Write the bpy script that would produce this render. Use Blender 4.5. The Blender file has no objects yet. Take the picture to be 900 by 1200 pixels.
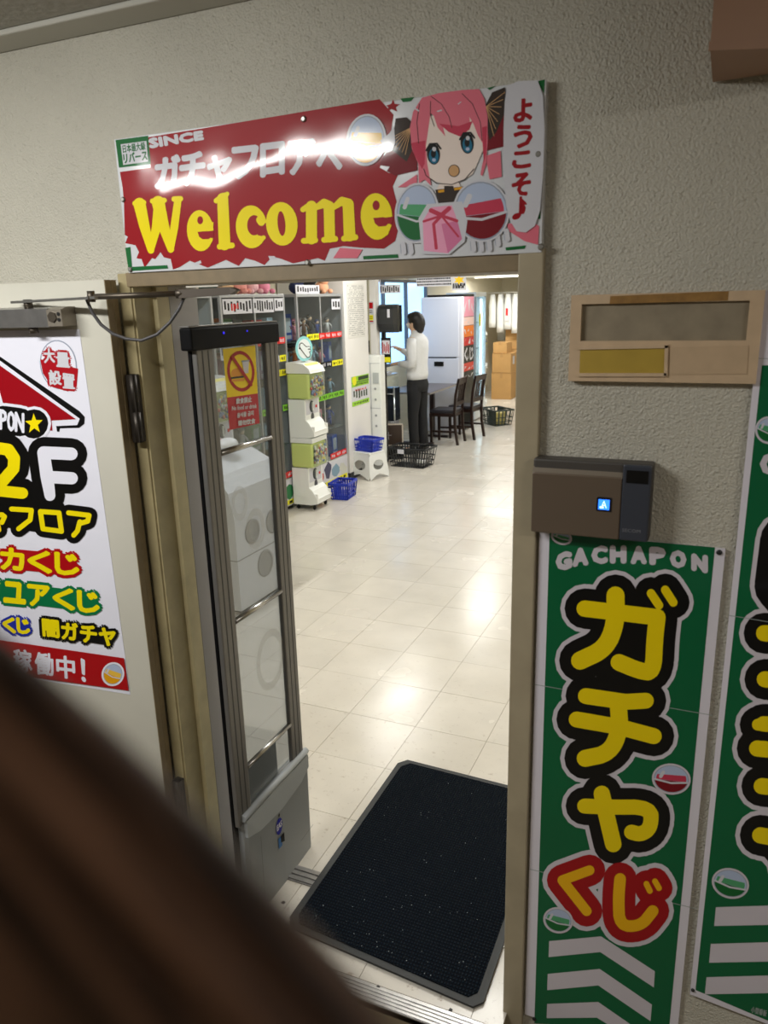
import bpy, bmesh, math, random
from mathutils import Vector, Matrix
random.seed(7)
S = bpy.context.scene
COL = S.collection
PI = math.pi

# ------------------------------------------------------------------ camera
# camera axes (rows: world x, y, z; columns: camera right, up, back)
RM = [[0.916357949, -0.084230766, 0.391399141],
      [0.399522404, 0.255590689, -0.880372222],
      [-0.025883549, 0.963108809, 0.267864637]]
RM = Matrix(RM)
CAM = Vector((0, 0, 1.87))
FPX = 890.0
cd = bpy.data.cameras.new('camera'); cam = bpy.data.objects.new('camera', cd); COL.objects.link(cam)
cam.matrix_world = Matrix.Translation(CAM) @ RM.to_4x4()
cd.sensor_width = 36; cd.lens = FPX/1200*36; cd.clip_start = 0.01; cd.clip_end = 60
cd.dof.use_dof = True; cd.dof.focus_distance = 3.0; cd.dof.aperture_fstop = 6.0
S.camera = cam

# ------------------------------------------------------------------ world, exposure, lights
w = bpy.data.worlds.new('world'); S.world = w; w.use_nodes = True
w.node_tree.nodes['Background'].inputs[0].default_value = (0.75, 0.8, 0.9, 1)
w.node_tree.nodes['Background'].inputs[1].default_value = 0.3
S.view_settings.view_transform = 'Standard'; S.view_settings.look = 'None'
S.view_settings.gamma = 1; S.view_settings.use_curve_mapping = False
S.view_settings.exposure = 0.22

def area(name, loc, sx, sy, power, col=(1, 1, 1), rot=(0, 0, 0)):
    l = bpy.data.lights.new(name, 'AREA'); l.shape = 'RECTANGLE'; l.size = sx; l.size_y = sy
    l.energy = power; l.color = col
    o = bpy.data.objects.new(name, l); o.location = loc; o.rotation_euler = rot; COL.objects.link(o); return o
# corridor: one tube up on the ceiling to the left, a weaker one to the right
area('corridor_light', (-1.75, 0.36, 2.437), 1.15, 0.09, 29, (1.0, 0.995, 0.96), (math.radians(16), 0, 0))
area('corridor_light', (1.5, 0.1, 2.42), 1.15, 0.05, 12, (1.0, 0.94, 0.87), (math.radians(12), 0, 0))
# shop: ceiling fixtures (tubes modelled below)
SHOP_LAMPS = [(-1.0, 3.3, 2.56), (-2.9, 3.6, 2.56), (-1.0, 6.6, 2.56), (-2.9, 6.8, 2.56), (-1.0, 9.9, 2.56), (-2.9, 10.0, 2.56),
              (-1.0, 13.2, 2.56), (1.4, 5.0, 2.56), (1.4, 9.5, 2.56)]
for p in SHOP_LAMPS:
    area('shop_light', (p[0], p[1], p[2]-0.075), 0.12, 1.15, 22, (1.0, 0.99, 0.95))
area('shop_light', (-3.55, 13.7, 2.2), 1.15, 0.06, 34, (1.0, 0.99, 0.95))

# ------------------------------------------------------------------ helpers
def lin(c):
    c = c/255.0
    return c/12.92 if c <= 0.04045 else ((c+0.055)/1.055)**2.4
def rgb(c): return (lin(c[0]), lin(c[1]), lin(c[2]), 1)
MATS = {}
def mat(name, c=(200, 200, 200), rough=0.5, metal=0.0, noise=None, bump=None, emit=0, spec=0.5, alpha=1, coat=0, rnd=0):
    """noise=(scale, amount), bump=(scale, distance), procedural only"""
    if name in MATS: return MATS[name]
    m = bpy.data.materials.new(name); m.use_nodes = True; MATS[name] = m
    nt = m.node_tree; N = nt.nodes; L = nt.links
    b = N['Principled BSDF']
    b.inputs['Base Color'].default_value = rgb(c); b.inputs['Roughness'].default_value = rough
    b.inputs['Metallic'].default_value = metal; b.inputs['Specular IOR Level'].default_value = spec
    b.inputs['Coat Weight'].default_value = coat; b.inputs['Coat Roughness'].default_value = 0.08
    b.inputs['Alpha'].default_value = alpha
    geo = N.new('ShaderNodeNewGeometry')
    col = None
    if noise:
        t = N.new('ShaderNodeTexNoise'); t.inputs['Scale'].default_value = noise[0]; t.inputs['Detail'].default_value = 6
        L.new(geo.outputs['Position'], t.inputs['Vector'])
        r = N.new('ShaderNodeMapRange'); r.inputs[1].default_value = 0.3; r.inputs[2].default_value = 0.7
        r.inputs[3].default_value = 1-noise[1]; r.inputs[4].default_value = 1.0
        L.new(t.outputs['Fac'], r.inputs[0])
        mx = N.new('ShaderNodeVectorMath'); mx.operation = 'SCALE'; mx.inputs[0].default_value = rgb(c)[:3]
        L.new(r.outputs[0], mx.inputs['Scale']); col = mx.outputs[0]
        L.new(col, b.inputs['Base Color'])
    if rnd:
        oi = N.new('ShaderNodeObjectInfo')
        r2 = N.new('ShaderNodeMapRange'); r2.inputs[3].default_value = 1-rnd; r2.inputs[4].default_value = 1.0
        L.new(oi.outputs['Random'], r2.inputs[0])
        mx2 = N.new('ShaderNodeVectorMath'); mx2.operation = 'SCALE'
        if col: L.new(col, mx2.inputs[0])
        else: mx2.inputs[0].default_value = rgb(c)[:3]
        L.new(r2.outputs[0], mx2.inputs['Scale']); L.new(mx2.outputs[0], b.inputs['Base Color'])
    if bump:
        t2 = N.new('ShaderNodeTexNoise'); t2.inputs['Scale'].default_value = bump[0]; t2.inputs['Detail'].default_value = bump[2] if len(bump) > 2 else 3
        L.new(geo.outputs['Position'], t2.inputs['Vector'])
        bp = N.new('ShaderNodeBump'); bp.inputs['Distance'].default_value = bump[1]; bp.inputs['Strength'].default_value = 1
        L.new(t2.outputs['Fac'], bp.inputs['Height']); L.new(bp.outputs[0], b.inputs['Normal'])
        if coat: L.new(bp.outputs[0], b.inputs['Coat Normal'])
    if emit:
        b.inputs['Emission Color'].default_value = rgb(c); b.inputs['Emission Strength'].default_value = emit
    return m

def glass(name, tint=(235, 242, 240), haze=0.06, rough=0.02, refl=0.9):
    if name in MATS: return MATS[name]
    m = bpy.data.materials.new(name); m.use_nodes = True; MATS[name] = m
    nt = m.node_tree; N = nt.nodes; L = nt.links; N.clear()
    out = N.new('ShaderNodeOutputMaterial'); tr = N.new('ShaderNodeBsdfTransparent'); gl = N.new('ShaderNodeBsdfGlossy')
    df = N.new('ShaderNodeBsdfDiffuse'); lw = N.new('ShaderNodeLayerWeight'); lw.inputs[0].default_value = .5
    pw = N.new('ShaderNodeMath'); pw.operation = 'POWER'; pw.inputs[1].default_value = 4; L.new(lw.outputs['Facing'], pw.inputs[0])
    fr = N.new('ShaderNodeMath'); fr.operation = 'MULTIPLY_ADD'; fr.inputs[1].default_value = .8; fr.inputs[2].default_value = .045; L.new(pw.outputs[0], fr.inputs[0])
    tr.inputs[0].default_value = rgb(tint); gl.inputs['Roughness'].default_value = rough
    df.inputs[0].default_value = rgb((215, 215, 210))
    mul = N.new('ShaderNodeMath'); mul.operation = 'MULTIPLY'; mul.inputs[1].default_value = refl
    L.new(fr.outputs[0], mul.inputs[0])
    m1 = N.new('ShaderNodeMixShader'); m1.inputs[0].default_value = haze
    m2 = N.new('ShaderNodeMixShader')
    L.new(tr.outputs[0], m1.inputs[1]); L.new(df.outputs[0], m1.inputs[2])
    L.new(mul.outputs[0], m2.inputs[0]); L.new(m1.outputs[0], m2.inputs[1]); L.new(gl.outputs[0], m2.inputs[2])
    L.new(m2.outputs[0], out.inputs[0]); return m

def wmat(o):
    m = Matrix.LocRotScale(o.location, o.rotation_euler, None)
    return wmat(o.parent) @ m if o.parent else m

class MB:
    """collects geometry for one mesh object; several materials allowed"""
    def __init__(s, *mats): s.bm = bmesh.new(); s.mats = list(mats) or [mat('plain')]; s.mi = 0
    def use(s, m):
        if m not in s.mats: s.mats.append(m)
        s.mi = s.mats.index(m); return s
    def _tag(s, faces, smooth=False):
        for f in faces: f.material_index = s.mi; f.smooth = smooth
    def box(s, x0, x1, y0, y1, z0, z1, bev=0, rot=None):
        t = bmesh.new(); bmesh.ops.create_cube(t, size=1)
        for v in t.verts: v.co = Vector(((x0+x1)/2+v.co.x*(x1-x0), (y0+y1)/2+v.co.y*(y1-y0), (z0+z1)/2+v.co.z*(z1-z0)))
        if bev: bmesh.ops.bevel(t, geom=t.edges[:], offset=bev, segments=2, affect='EDGES', profile=0.5)
        if rot: bmesh.ops.transform(t, matrix=rot, verts=t.verts)
        s.merge(t); return s
    def merge(s, t, smooth=False):
        vm = {v: s.bm.verts.new(v.co) for v in t.verts}
        for f in t.faces:
            try:
                n = s.bm.faces.new([vm[v] for v in f.verts]); n.material_index = s.mi; n.smooth = smooth
            except ValueError: pass
        t.free()
    def poly(s, pts):
        vs = [s.bm.verts.new(p) for p in pts]
        f = s.bm.faces.new(vs); f.material_index = s.mi; return s
    def prism(s, pts, off):
        off = Vector(off); a = [Vector(p) for p in pts]; n = len(a)
        va = [s.bm.verts.new(p) for p in a]; vb = [s.bm.verts.new(p+off) for p in a]
        fs = [s.bm.faces.new(va[::-1]), s.bm.faces.new(vb)]
        for i in range(n): fs.append(s.bm.faces.new([va[i], va[(i+1) % n], vb[(i+1) % n], vb[i]]))
        s._tag(fs); return s
    def rings(s, rs, close=True, cap=True, smooth=True):
        V = [[s.bm.verts.new(p) for p in r] for r in rs]; n = len(V[0]); fs = []
        for a, b in zip(V[:-1], V[1:]):
            for i in range(n if close else n-1):
                fs.append(s.bm.faces.new([a[i], a[(i+1) % n], b[(i+1) % n], b[i]]))
        s._tag(fs, smooth)
        if cap and close: s._tag([s.bm.faces.new(V[0][::-1]), s.bm.faces.new(V[-1])], False)
        return s
    def tube(s, pts, r, n=8, smooth=True):
        pts = [Vector(p) for p in pts]; rr = r if isinstance(r, (list, tuple)) else [r]*len(pts); rs = []
        for i, p in enumerate(pts):
            d = (pts[min(i+1, len(pts)-1)]-pts[max(i-1, 0)]).normalized()
            u = d.orthogonal() if i == 0 else (u-d*u.dot(d))
            u = u.normalized(); v = d.cross(u)
            rs.append([p+(u*math.cos(2*PI*k/n)+v*math.sin(2*PI*k/n))*rr[i] for k in range(n)])
        return s.rings(rs, smooth=smooth)
    def bar(s, a, b, w, h=None):
        a = Vector(a); b = Vector(b); h = h or w; d = (b-a).normalized()
        u = d.cross(Vector((0, 0, 1)));
        if u.length < 0.1: u = Vector((1, 0, 0))
        u.normalize(); v = d.cross(u)
        R = lambda p: [p+u*w/2*i+v*h/2*j for i, j in ((1, 1), (-1, 1), (-1, -1), (1, -1))]
        return s.rings([R(a), R(b)], smooth=False)
    def lathe(s, c, prof, n=16, ax=2, sx=1, sy=1):
        rs = []
        for r, h in prof:
            ring = []
            for k in range(n):
                p = [r*sx*math.cos(2*PI*k/n), r*sy*math.sin(2*PI*k/n), h]
                if ax == 0: p = [p[2], p[0], p[1]]
                if ax == 1: p = [p[0], p[2], p[1]]
                ring.append(Vector(c)+Vector(p))
            rs.append(ring)
        return s.rings(rs)
    def ball(s, c, rx, ry=None, rz=None, n=10, m=7):
        ry = ry or rx; rz = rz or rx
        t = bmesh.new(); bmesh.ops.create_uvsphere(t, u_segments=n, v_segments=m, radius=1)
        for v in t.verts: v.co = Vector((c[0]+v.co.x*rx, c[1]+v.co.y*ry, c[2]+v.co.z*rz))
        s.merge(t, True); return s
    def build(s, name, parent=None, world=False):
        if world and parent is not None:
            bmesh.ops.transform(s.bm, matrix=wmat(parent).inverted(), verts=s.bm.verts)
        me = bpy.data.meshes.new(name); bmesh.ops.recalc_face_normals(s.bm, faces=s.bm.faces) if not getattr(s, 'flat', 0) else None
        s.bm.to_mesh(me); s.bm.free()
        for m in s.mats: me.materials.append(m)
        o = bpy.data.objects.new(name, me); COL.objects.link(o)
        if parent is not None: o.parent = parent
        return o

def tag(o, label=None, cat=None, group=None, kind=None):
    if label: o['label'] = label
    if cat: o['category'] = cat
    if group: o['group'] = group
    if kind: o['kind'] = kind
    return o
def thing(name, label, cat, loc=(0, 0, 0), rz=0, group=None):
    o = bpy.data.objects.new(name, None); COL.objects.link(o); o.empty_display_size = 0.05
    o.location = loc; o.rotation_euler = (0, 0, rz); return tag(o, label, cat, group)
def struct(name, mb, parent=None):
    o = mb.build(name, parent)
    if parent is None: o['kind'] = 'structure'
    return o
def copy_tree(o, parent=None, loc=None, rz=None, label=None):
    c = o.copy(); COL.objects.link(c); c.parent = parent
    if loc is not None: c.location = loc
    if rz is not None: c.rotation_euler = (0, 0, rz)
    if label: c['label'] = label
    for ch in list(o.children): copy_tree(ch, c)
    return c

# photograph pixel -> point on a real plane of the scene
def ray(x, y): return RM @ Vector((x-450, 600-y, -FPX))
def on(x, y, P0, n):
    r = ray(x, y); n = Vector(n); t = (Vector(P0)-CAM).dot(n)/r.dot(n); return CAM+r*t
def ony(x, y, Y): return on(x, y, (0, Y, 0), (0, 1, 0))
def onx(x, y, X): return on(x, y, (X, 0, 0), (1, 0, 0))
def onz(x, y, Z): return on(x, y, (0, 0, Z), (0, 0, 1))

TXT = {}
def text_polys(body, bold=0):
    """outline of a line of text as a list of 2-D triangles plus its bounds"""
    if body in TXT: return TXT[body]
    c = bpy.data.curves.new('t', 'FONT'); c.body = body; c.resolution_u = 2; c.size = 1
    o = bpy.data.objects.new('t', c); COL.objects.link(o)
    dg = bpy.context.evaluated_depsgraph_get(); me = bpy.data.meshes.new_from_object(o.evaluated_get(dg))
    v = [(p.co.x, p.co.y) for p in me.vertices]; f = [tuple(p.vertices) for p in me.polygons]
    bpy.data.objects.remove(o); bpy.data.curves.remove(c); bpy.data.meshes.remove(me)
    xs = [p[0] for p in v]; ys = [p[1] for p in v]
    TXT[body] = (v, f, (min(xs), min(ys), max(xs), max(ys))); return TXT[body]

class Art:
    """flat print on a real plane; every call is one ink layer a fraction of a millimetre above the last"""
    def __init__(s, plane, n, base=0.0, step=0.00002):
        s.pl = plane; s.n = Vector(n).normalized(); s.h = base; s.step = step; s.mb = None; s.parts = []
    def part(s, name): s.mb = MB(); s.mb.mats = []; s.mb.flat = 1; s.parts.append((name, s.mb)); return s
    def P(s, x, y): return s.pl(x, y)+s.n*s.h
    def lay(s, m): s.h += s.step; s.mb.use(m); return s
    def _f(s, pts):
        vs = [s.mb.bm.verts.new(s.P(*p)) for p in pts]
        try: f = s.mb.bm.faces.new(vs); f.material_index = s.mb.mi
        except ValueError: pass
    def poly(s, m, pts): s.lay(m); s._f(pts); return s
    def ell(s, m, cx, cy, rx, ry=None, ang=0, n=28):
        s.lay(m); ry = ry or rx; ca, sa = math.cos(ang), math.sin(ang); pts = []
        for k in range(n):
            a = 2*PI*k/n; x, y = rx*math.cos(a), ry*math.sin(a); pts.append((cx+x*ca-y*sa, cy+x*sa+y*ca))
        s._f(pts); return s
    def caps(s, m, strokes, grow=0, nxt=True):
        """strokes: [(pts, r or [r..])]; round ended"""
        if nxt: s.lay(m)
        for pts, r in strokes:
            rr = [q+grow for q in (r if isinstance(r, (list, tuple)) else [r]*len(pts))]
            for i, p in enumerate(pts):
                s.h += 0.0000016
                s._f([(p[0]+rr[i]*math.cos(2*PI*k/16), p[1]+rr[i]*math.sin(2*PI*k/16)) for k in range(16)])
                if i+1 < len(pts):
                    q = pts[i+1]; dx, dy = q[0]-p[0], q[1]-p[1]; l = math.hypot(dx, dy) or 1; nx, ny = -dy/l, dx/l
                    s.h += 0.0000016
                    s._f([(p[0]+nx*rr[i], p[1]+ny*rr[i]), (q[0]+nx*rr[i+1], q[1]+ny*rr[i+1]),
                          (q[0]-nx*rr[i+1], q[1]-ny*rr[i+1]), (p[0]-nx*rr[i], p[1]-ny*rr[i])])
        return s
    def text(s, m, body, quad, fat=0, grow=0, n=8):
        """quad TL,TR,BR,BL in pixels; fat/grow in pixels thicken the strokes all round"""
        s.lay(m); v, f, (x0, y0, x1, y1) = text_polys(body)
        TL, TR, BR, BL = [Vector(q) for q in quad]
        def mp(x, y):
            u = (x-x0)/(x1-x0); t = (y-y0)/(y1-y0); return (BL.lerp(BR, u)).lerp(TL.lerp(TR, u), t)
        P = [mp(*q) for q in v]; g = fat+grow
        offs = [(0, 0)] if g == 0 else [(g*math.cos(2*PI*k/n), g*math.sin(2*PI*k/n)) for k in range(n)]+[(0, 0)]
        if g > 3: offs += [(g*.5*math.cos(2*PI*k/n), g*.5*math.sin(2*PI*k/n)) for k in range(n)]
        for i, o in enumerate(offs):
            s.h += 0.0000014
            vs = [s.mb.bm.verts.new(s.P(p.x+o[0], p.y+o[1])) for p in P]
            for fc in f:
                try: q = s.mb.bm.faces.new([vs[k] for k in fc]); q.material_index = s.mb.mi
                except ValueError: pass
        return s
    def build(s, parent):
        for name, mb in s.parts: mb.build(name, parent, world=True)

def Z(ox, oy, k): return lambda pts: [(ox+x/k, oy+y/k) for x, y in pts]

# print inks
G = dict(rough=0.22, coat=0.35)
def ink(name, c=None, **k):
    kk = dict(rough=0.5, coat=0.4, bump=(4.5, 0.009, 1.2), spec=0.2); kk.update(k); return mat('ink_'+name, c, **kk)
WHT = ink('white', (205, 205, 212)); RED = ink('red', (152, 0, 18)); DRED = ink('dark_red', (120, 6, 24))
YEL = ink('yellow', (243, 222, 0)); BLK = ink('black', (5, 5, 6)); GRN = ink('green', (0, 104, 62))
DGRN = ink('deep_green', (10, 100, 45)); PNK = ink('pink', (222, 112, 130)); DPNK = ink('deep_pink', (196, 58, 84))
SKIN = ink('skin', (238, 222, 212)); TEAL = ink('teal', (20, 108, 140)); GOLD = ink('gold', (222, 158, 20))
GRY = ink('grey', (150, 158, 175)); PBLU = ink('pale_blue', (176, 190, 216)); BRN = ink('brown', (52, 40, 32))
ORG = ink('orange', (226, 160, 10)); MGRN = ink('mid_green', (80, 160, 110)); BLU = ink('blue', (28, 44, 150))
LPNK = ink('light_pink', (236, 160, 190)); LGLD = ink('light_gold', (236, 190, 70)); TAN = ink('tan', (205, 160, 110))
PWHT = mat('poster_white', (232, 232, 244), rough=0.35, coat=0.3, bump=(7, 0.004))
exec_order = None
# ------------------------------------------------------------------ setting
Y0 = 1.62            # corridor face of the front wall
YI = 1.85            # shop face
def wallmat():
    m = mat('stucco', (194, 190, 176), rough=0.42, noise=(3.0, 0.10), spec=0.45)
    N = m.node_tree.nodes; L = m.node_tree.links; geo = [n for n in N if n.type == 'NEW_GEOMETRY'][0]
    b = N['Principled BSDF']
    t = N.new('ShaderNodeTexNoise'); t.inputs['Scale'].default_value = 230; t.inputs['Detail'].default_value = 3; t.inputs['Roughness'].default_value = .45
    L.new(geo.outputs['Position'], t.inputs['Vector'])
    v = N.new('ShaderNodeTexVoronoi'); v.inputs['Scale'].default_value = 95; v.inputs['Randomness'].default_value = 1; L.new(geo.outputs['Position'], v.inputs['Vector'])
    rv = N.new('ShaderNodeMapRange'); rv.interpolation_type = 'SMOOTHSTEP'; rv.inputs[1].default_value = .42; rv.inputs[2].default_value = .12; rv.inputs[3].default_value = 0; rv.inputs[4].default_value = .45
    L.new(v.outputs['Distance'], rv.inputs[0])
    t2 = N.new('ShaderNodeTexNoise'); t2.inputs['Scale'].default_value = 40; L.new(geo.outputs['Position'], t2.inputs['Vector'])
    m3 = N.new('ShaderNodeMath'); m3.operation = 'MULTIPLY'; L.new(rv.outputs[0], m3.inputs[0]); L.new(t2.outputs['Fac'], m3.inputs[1])
    ad = N.new('ShaderNodeMath'); ad.operation = 'ADD'; L.new(m3.outputs[0], ad.inputs[0]); L.new(t.outputs['Fac'], ad.inputs[1])
    bp = N.new('ShaderNodeBump'); bp.inputs['Distance'].default_value = 0.0036
    L.new(ad.outputs[0], bp.inputs['Height']); L.new(bp.outputs[0], b.inputs['Normal'])
    return m
STUCCO = wallmat()
PAINT = mat('shop_wall_paint', (232, 224, 200), rough=0.6, noise=(2, 0.05))
CREAM = mat('frame_cream', (178, 164, 124), rough=0.38, noise=(14, 0.22))
CREAM2 = mat('jamb_cream', (172, 160, 134), rough=0.4, noise=(10, 0.16))
BROWNED = mat('aged_frame_brown', (136, 118, 88), rough=0.5, noise=(20, 0.25))
GREYP = mat('grey_return', (168, 164, 162), rough=0.5, noise=(6, 0.06))
XL, XR = -1.42, -0.386
wf = MB(STUCCO)
wf.box(-4.4, XL, Y0, YI, -.06, 2.516).box(XR, 0.05, Y0, YI, -.06, 2.516).box(XL, XR, Y0, YI, 1.93, 2.516)
# the wall turns a few degrees towards the corridor just right of the poster
a5 = math.radians(5.5)
dx, dy = math.cos(a5), -math.sin(a5)
wf.prism([(0.05, Y0, -.06), (0.05+1.6*dx, Y0+1.6*dy, -.06), (0.05+1.6*dx, YI, -.06), (0.05, YI, -.06)], (0, 0, 2.576))
struct('wall_front', wf)
wi = MB(PAINT); wi.box(-4.4, XL-0.001, YI+.001, YI+0.02, 0, 2.7).box(XR+.03, 2.6, YI+.001, YI+0.02, 0, 2.7).box(XL, XR, YI+.001, YI+.02, 1.96, 2.7)
struct('trim_4', wi)
struct('wall_left', MB(PAINT).box(-4.52, -4.4, YI, 9.25, 0, 2.7).box(-4.52, -4.4, 11.85, 16.5, 0, 2.7).box(-4.52, -4.4, 9.25, 11.85, 0, 0.95).box(-4.52, -4.4, 9.25, 11.85, 2.16, 2.7))
struct('wall_right', MB(PAINT).box(2.5, 2.6, YI, 16.5, 0, 2.7))
struct('wall_back', MB(PAINT).box(-4.4, 2.5, 16.3, 16.4, 0, 2.7))
CEILS = mat('shop_ceiling', (224, 220, 208), rough=0.8, noise=(30, 0.1))
struct('ceiling', MB(CEILS).box(-4.5, 2.6, YI, 16.4, 2.62, 2.7))
CEILC = mat('corridor_ceiling', (176, 174, 166), rough=0.85, noise=(60, 0.16), bump=(50, 0.003))
struct('ceiling_corridor', MB(CEILC).box(-4.4, 2.2, -2.2, Y0-0.1, 2.516, 2.58))
struct('trim_1', MB(mat('ceiling_edge', (190, 188, 178), rough=0.6)).box(-4.4, 0.6, Y0-0.096, Y0-0.001, 2.505, 2.56, bev=0.004))
CORW = mat('corridor_wall', (176, 166, 146), rough=0.7, noise=(3, 0.1))
struct('wall_rear', MB(CORW).box(-4.4, 2.2, -2.3, -2.2, 0, 2.58))
struct('wall_west', MB(CORW).box(-4.5, -4.4, -2.2, Y0, 0, 2.58))
struct('wall_east', MB(CORW).box(2.2, 2.3, -2.2, Y0, 0, 2.58))
struct('floor_corridor', MB(mat('corridor_floor', (150, 140, 124), rough=0.45, noise=(6, 0.2))).box(-4.4, 2.2, -2.2, 1.72, -0.13, -0.062))
# shop floor with tiles laid one by one
GROUT = mat('tile_joint', (146, 132, 106), rough=0.7)
def tilemat():
    m = mat('vinyl_tile', (216, 210, 199), rough=0.2, noise=(5, 0.09), rnd=0.05, spec=0.55)
    N = m.node_tree.nodes; L = m.node_tree.links; geo = [n for n in N if n.type == 'NEW_GEOMETRY'][0]; b = N['Principled BSDF']
    src = b.inputs['Base Color'].links[0].from_socket
    w1 = N.new('ShaderNodeTexNoise'); w1.inputs['Scale'].default_value = 34; w1.inputs['Detail'].default_value = 8; w1.inputs['Roughness'].default_value = .72
    L.new(geo.outputs['Position'], w1.inputs['Vector'])
    r = N.new('ShaderNodeMapRange'); r.inputs[1].default_value = 0.58; r.inputs[2].default_value = 0.74; L.new(w1.outputs['Fac'], r.inputs[0])
    # heavier grime by the doorway
    sp = N.new('ShaderNodeSeparateXYZ'); L.new(geo.outputs['Position'], sp.inputs[0])
    ry = N.new('ShaderNodeMapRange'); ry.inputs[1].default_value = 1.4; ry.inputs[2].default_value = 3.6; ry.inputs[3].default_value = 1.0; ry.inputs[4].default_value = 0.18
    L.new(sp.outputs['Y'], ry.inputs[0])
    mu = N.new('ShaderNodeMath'); mu.operation = 'MULTIPLY'; L.new(r.outputs[0], mu.inputs[0]); L.new(ry.outputs[0], mu.inputs[1])
    mx = N.new('ShaderNodeMix'); mx.data_type = 'RGBA'; mx.inputs[7].default_value = rgb((120, 92, 62))
    L.new(mu.outputs[0], mx.inputs[0]); L.new(src, mx.inputs[6]); L.new(mx.outputs[2], b.inputs['Base Color'])
    t2 = N.new('ShaderNodeTexNoise'); t2.inputs['Scale'].default_value = 2.2; t2.inputs['Detail'].default_value = 3; L.new(geo.outputs['Position'], t2.inputs['Vector'])
    r2 = N.new('ShaderNodeMapRange'); r2.inputs[1].default_value = .3; r2.inputs[2].default_value = .7; r2.inputs[3].default_value = 0.16; r2.inputs[4].default_value = 0.3
    L.new(t2.outputs['Fac'], r2.inputs[0]); L.new(r2.outputs[0], b.inputs['Roughness'])
    bp = N.new('ShaderNodeBump'); bp.inputs['Distance'].default_value = 0.0012; L.new(t2.outputs['Fac'], bp.inputs['Height']); L.new(bp.outputs[0], b.inputs['Normal'])
    return m
TILE = tilemat()
fl = struct('floor', MB(GROUT).box(-4.5, 2.6, YI, 16.4, -0.06, -0.0025).box(-1.42, -0.386, 1.487, YI, -0.06, -0.0025))
TW, TH = 0.3335, 0.343
proto = None; far = MB(TILE)
ix0 = int(-4.4/TW)-2
for j in range(-5, 42):
    y = 2.849+j*TH
    for i in range(-14, 10):
        x = -0.806+i*TW
        xa, xb, ya, yb = max(x+.0009, -4.4), min(x+TW-.0009, 2.5), max(y+.0009, 1.548), min(y+TH-.0009, 16.3)
        if ya < YI: xa, xb = max(xa, -1.419), min(xb, -.387)
        if xb-xa < .02 or yb-ya < .02: continue
        yc = (ya+yb)/2; cx = (xa+xb)/2
        full = xb-xa > TW-.003 and yb-ya > TH-.003
        vis = yc < 9.2 and cx > -0.86*yc-0.1 and cx < -0.16*yc+0.12 and cx > -3.75
        if vis and full:
            if proto is None:
                b = MB(TILE); b.box(-(TW-.0018)/2, (TW-.0018)/2, -(TH-.0018)/2, (TH-.0018)/2, -.0025, 0); proto = b.build('tile', fl); o = proto
            else: o = proto.copy(); COL.objects.link(o)
            o.location = (cx, yc, random.uniform(-.0002, .0002))
        elif vis: MB(TILE).box(xa, xb, ya, yb, -.0025, 0).build('tile', fl)
        else: far.box(xa, xb, ya, yb, -.0025, 0)
far.build('outlying_tiles', fl)['kind'] = 'stuff'
# metal thresholds
ALU = mat('aluminium', (176, 174, 172), rough=0.32, metal=0.85, noise=(40, 0.25))
t = MB(ALU); t.box(-1.42, -0.386, 1.487, 1.545, -0.02, 0.001)
for k in range(5): t.box(-1.42, -0.386, 1.489+k*.011, 1.494+k*.011, 0.001, 0.0035)
struct('trim_2', t)
t = MB(ALU); t.box(-1.39, -0.386, 1.806, 1.876, 0.0005, 0.003)
for k in range(3): t.box(-1.39, -0.386, 1.812+k*.022, 1.824+k*.022, 0.003, 0.006, bev=0.001)
struct('trim_3', t)
# window on the left wall, lit pale blue
wn = MB(mat('window_daylight', (150, 196, 245), emit=1.7, rough=0.2)).box(-4.47, -4.45, 9.27, 11.83, 0.97, 2.14)
wob = struct('window_1', wn)
fr = MB(mat('window_frame', (96, 96, 98), rough=0.4, metal=0.5))
for y in (9.27, 10.1, 10.95, 11.8): fr.box(-4.45, -4.40, y, y+.035, 0.97, 2.14)
fr.box(-4.45, -4.40, 9.27, 11.83, 0.95, 0.99).box(-4.45, -4.40, 9.27, 11.83, 2.12, 2.16)
fr.build('window_frame', wob)

# door frame
d1 = struct('door_1', MB(CREAM).box(-1.45, -1.413, 1.606, 1.70, -.058, 1.955, bev=.003))
MB(CREAM).box(-1.4132, -1.4075, 1.612, 1.683, 0, 1.93).build('frame_return', d1)
MB(mat('rebate_light', (212, 198, 154), rough=.38, noise=(14, .18))).box(-1.4128, -1.393, 1.683, 1.733, 0, 1.93, bev=.002).build('door_stop', d1)
MB(GREYP).box(-1.42, -1.393, 1.7335, 1.856, 0, 1.93).build('grey_reveal', d1)
MB(CREAM2).box(XR-.012, -0.346, 1.600, 1.70, -.058, 1.965, bev=.003).box(XR-.006, XR+.01, 1.70, 1.86, 0, 1.93).build('right_jamb', d1)
MB(BROWNED).box(-1.42, -0.3865, 1.604, 1.70, 1.921, 1.956, bev=.002).box(-1.42, -0.3865, 1.70, 1.856, 1.9225, 1.95).build('lintel', d1)
h = MB(mat('hinge_dark', (62, 56, 50), rough=.45, metal=.6, noise=(40, .3)))
for z0, z1 in ((1.52, 1.60), (1.603, 1.70)): h.tube([(-1.421, 1.588, z0), (-1.421, 1.588, z1)], 0.011, 10)
for z0, z1 in ((0.30, 0.38), (0.383, 0.47)): h.tube([(-1.421, 1.588, z0), (-1.421, 1.588, z1)], 0.011, 10)
h.box(-1.436, -1.412, 1.579, 1.604, 1.52, 1.70).box(-1.436, -1.412, 1.579, 1.604, .30, .47).build('hinge', d1)
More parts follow.
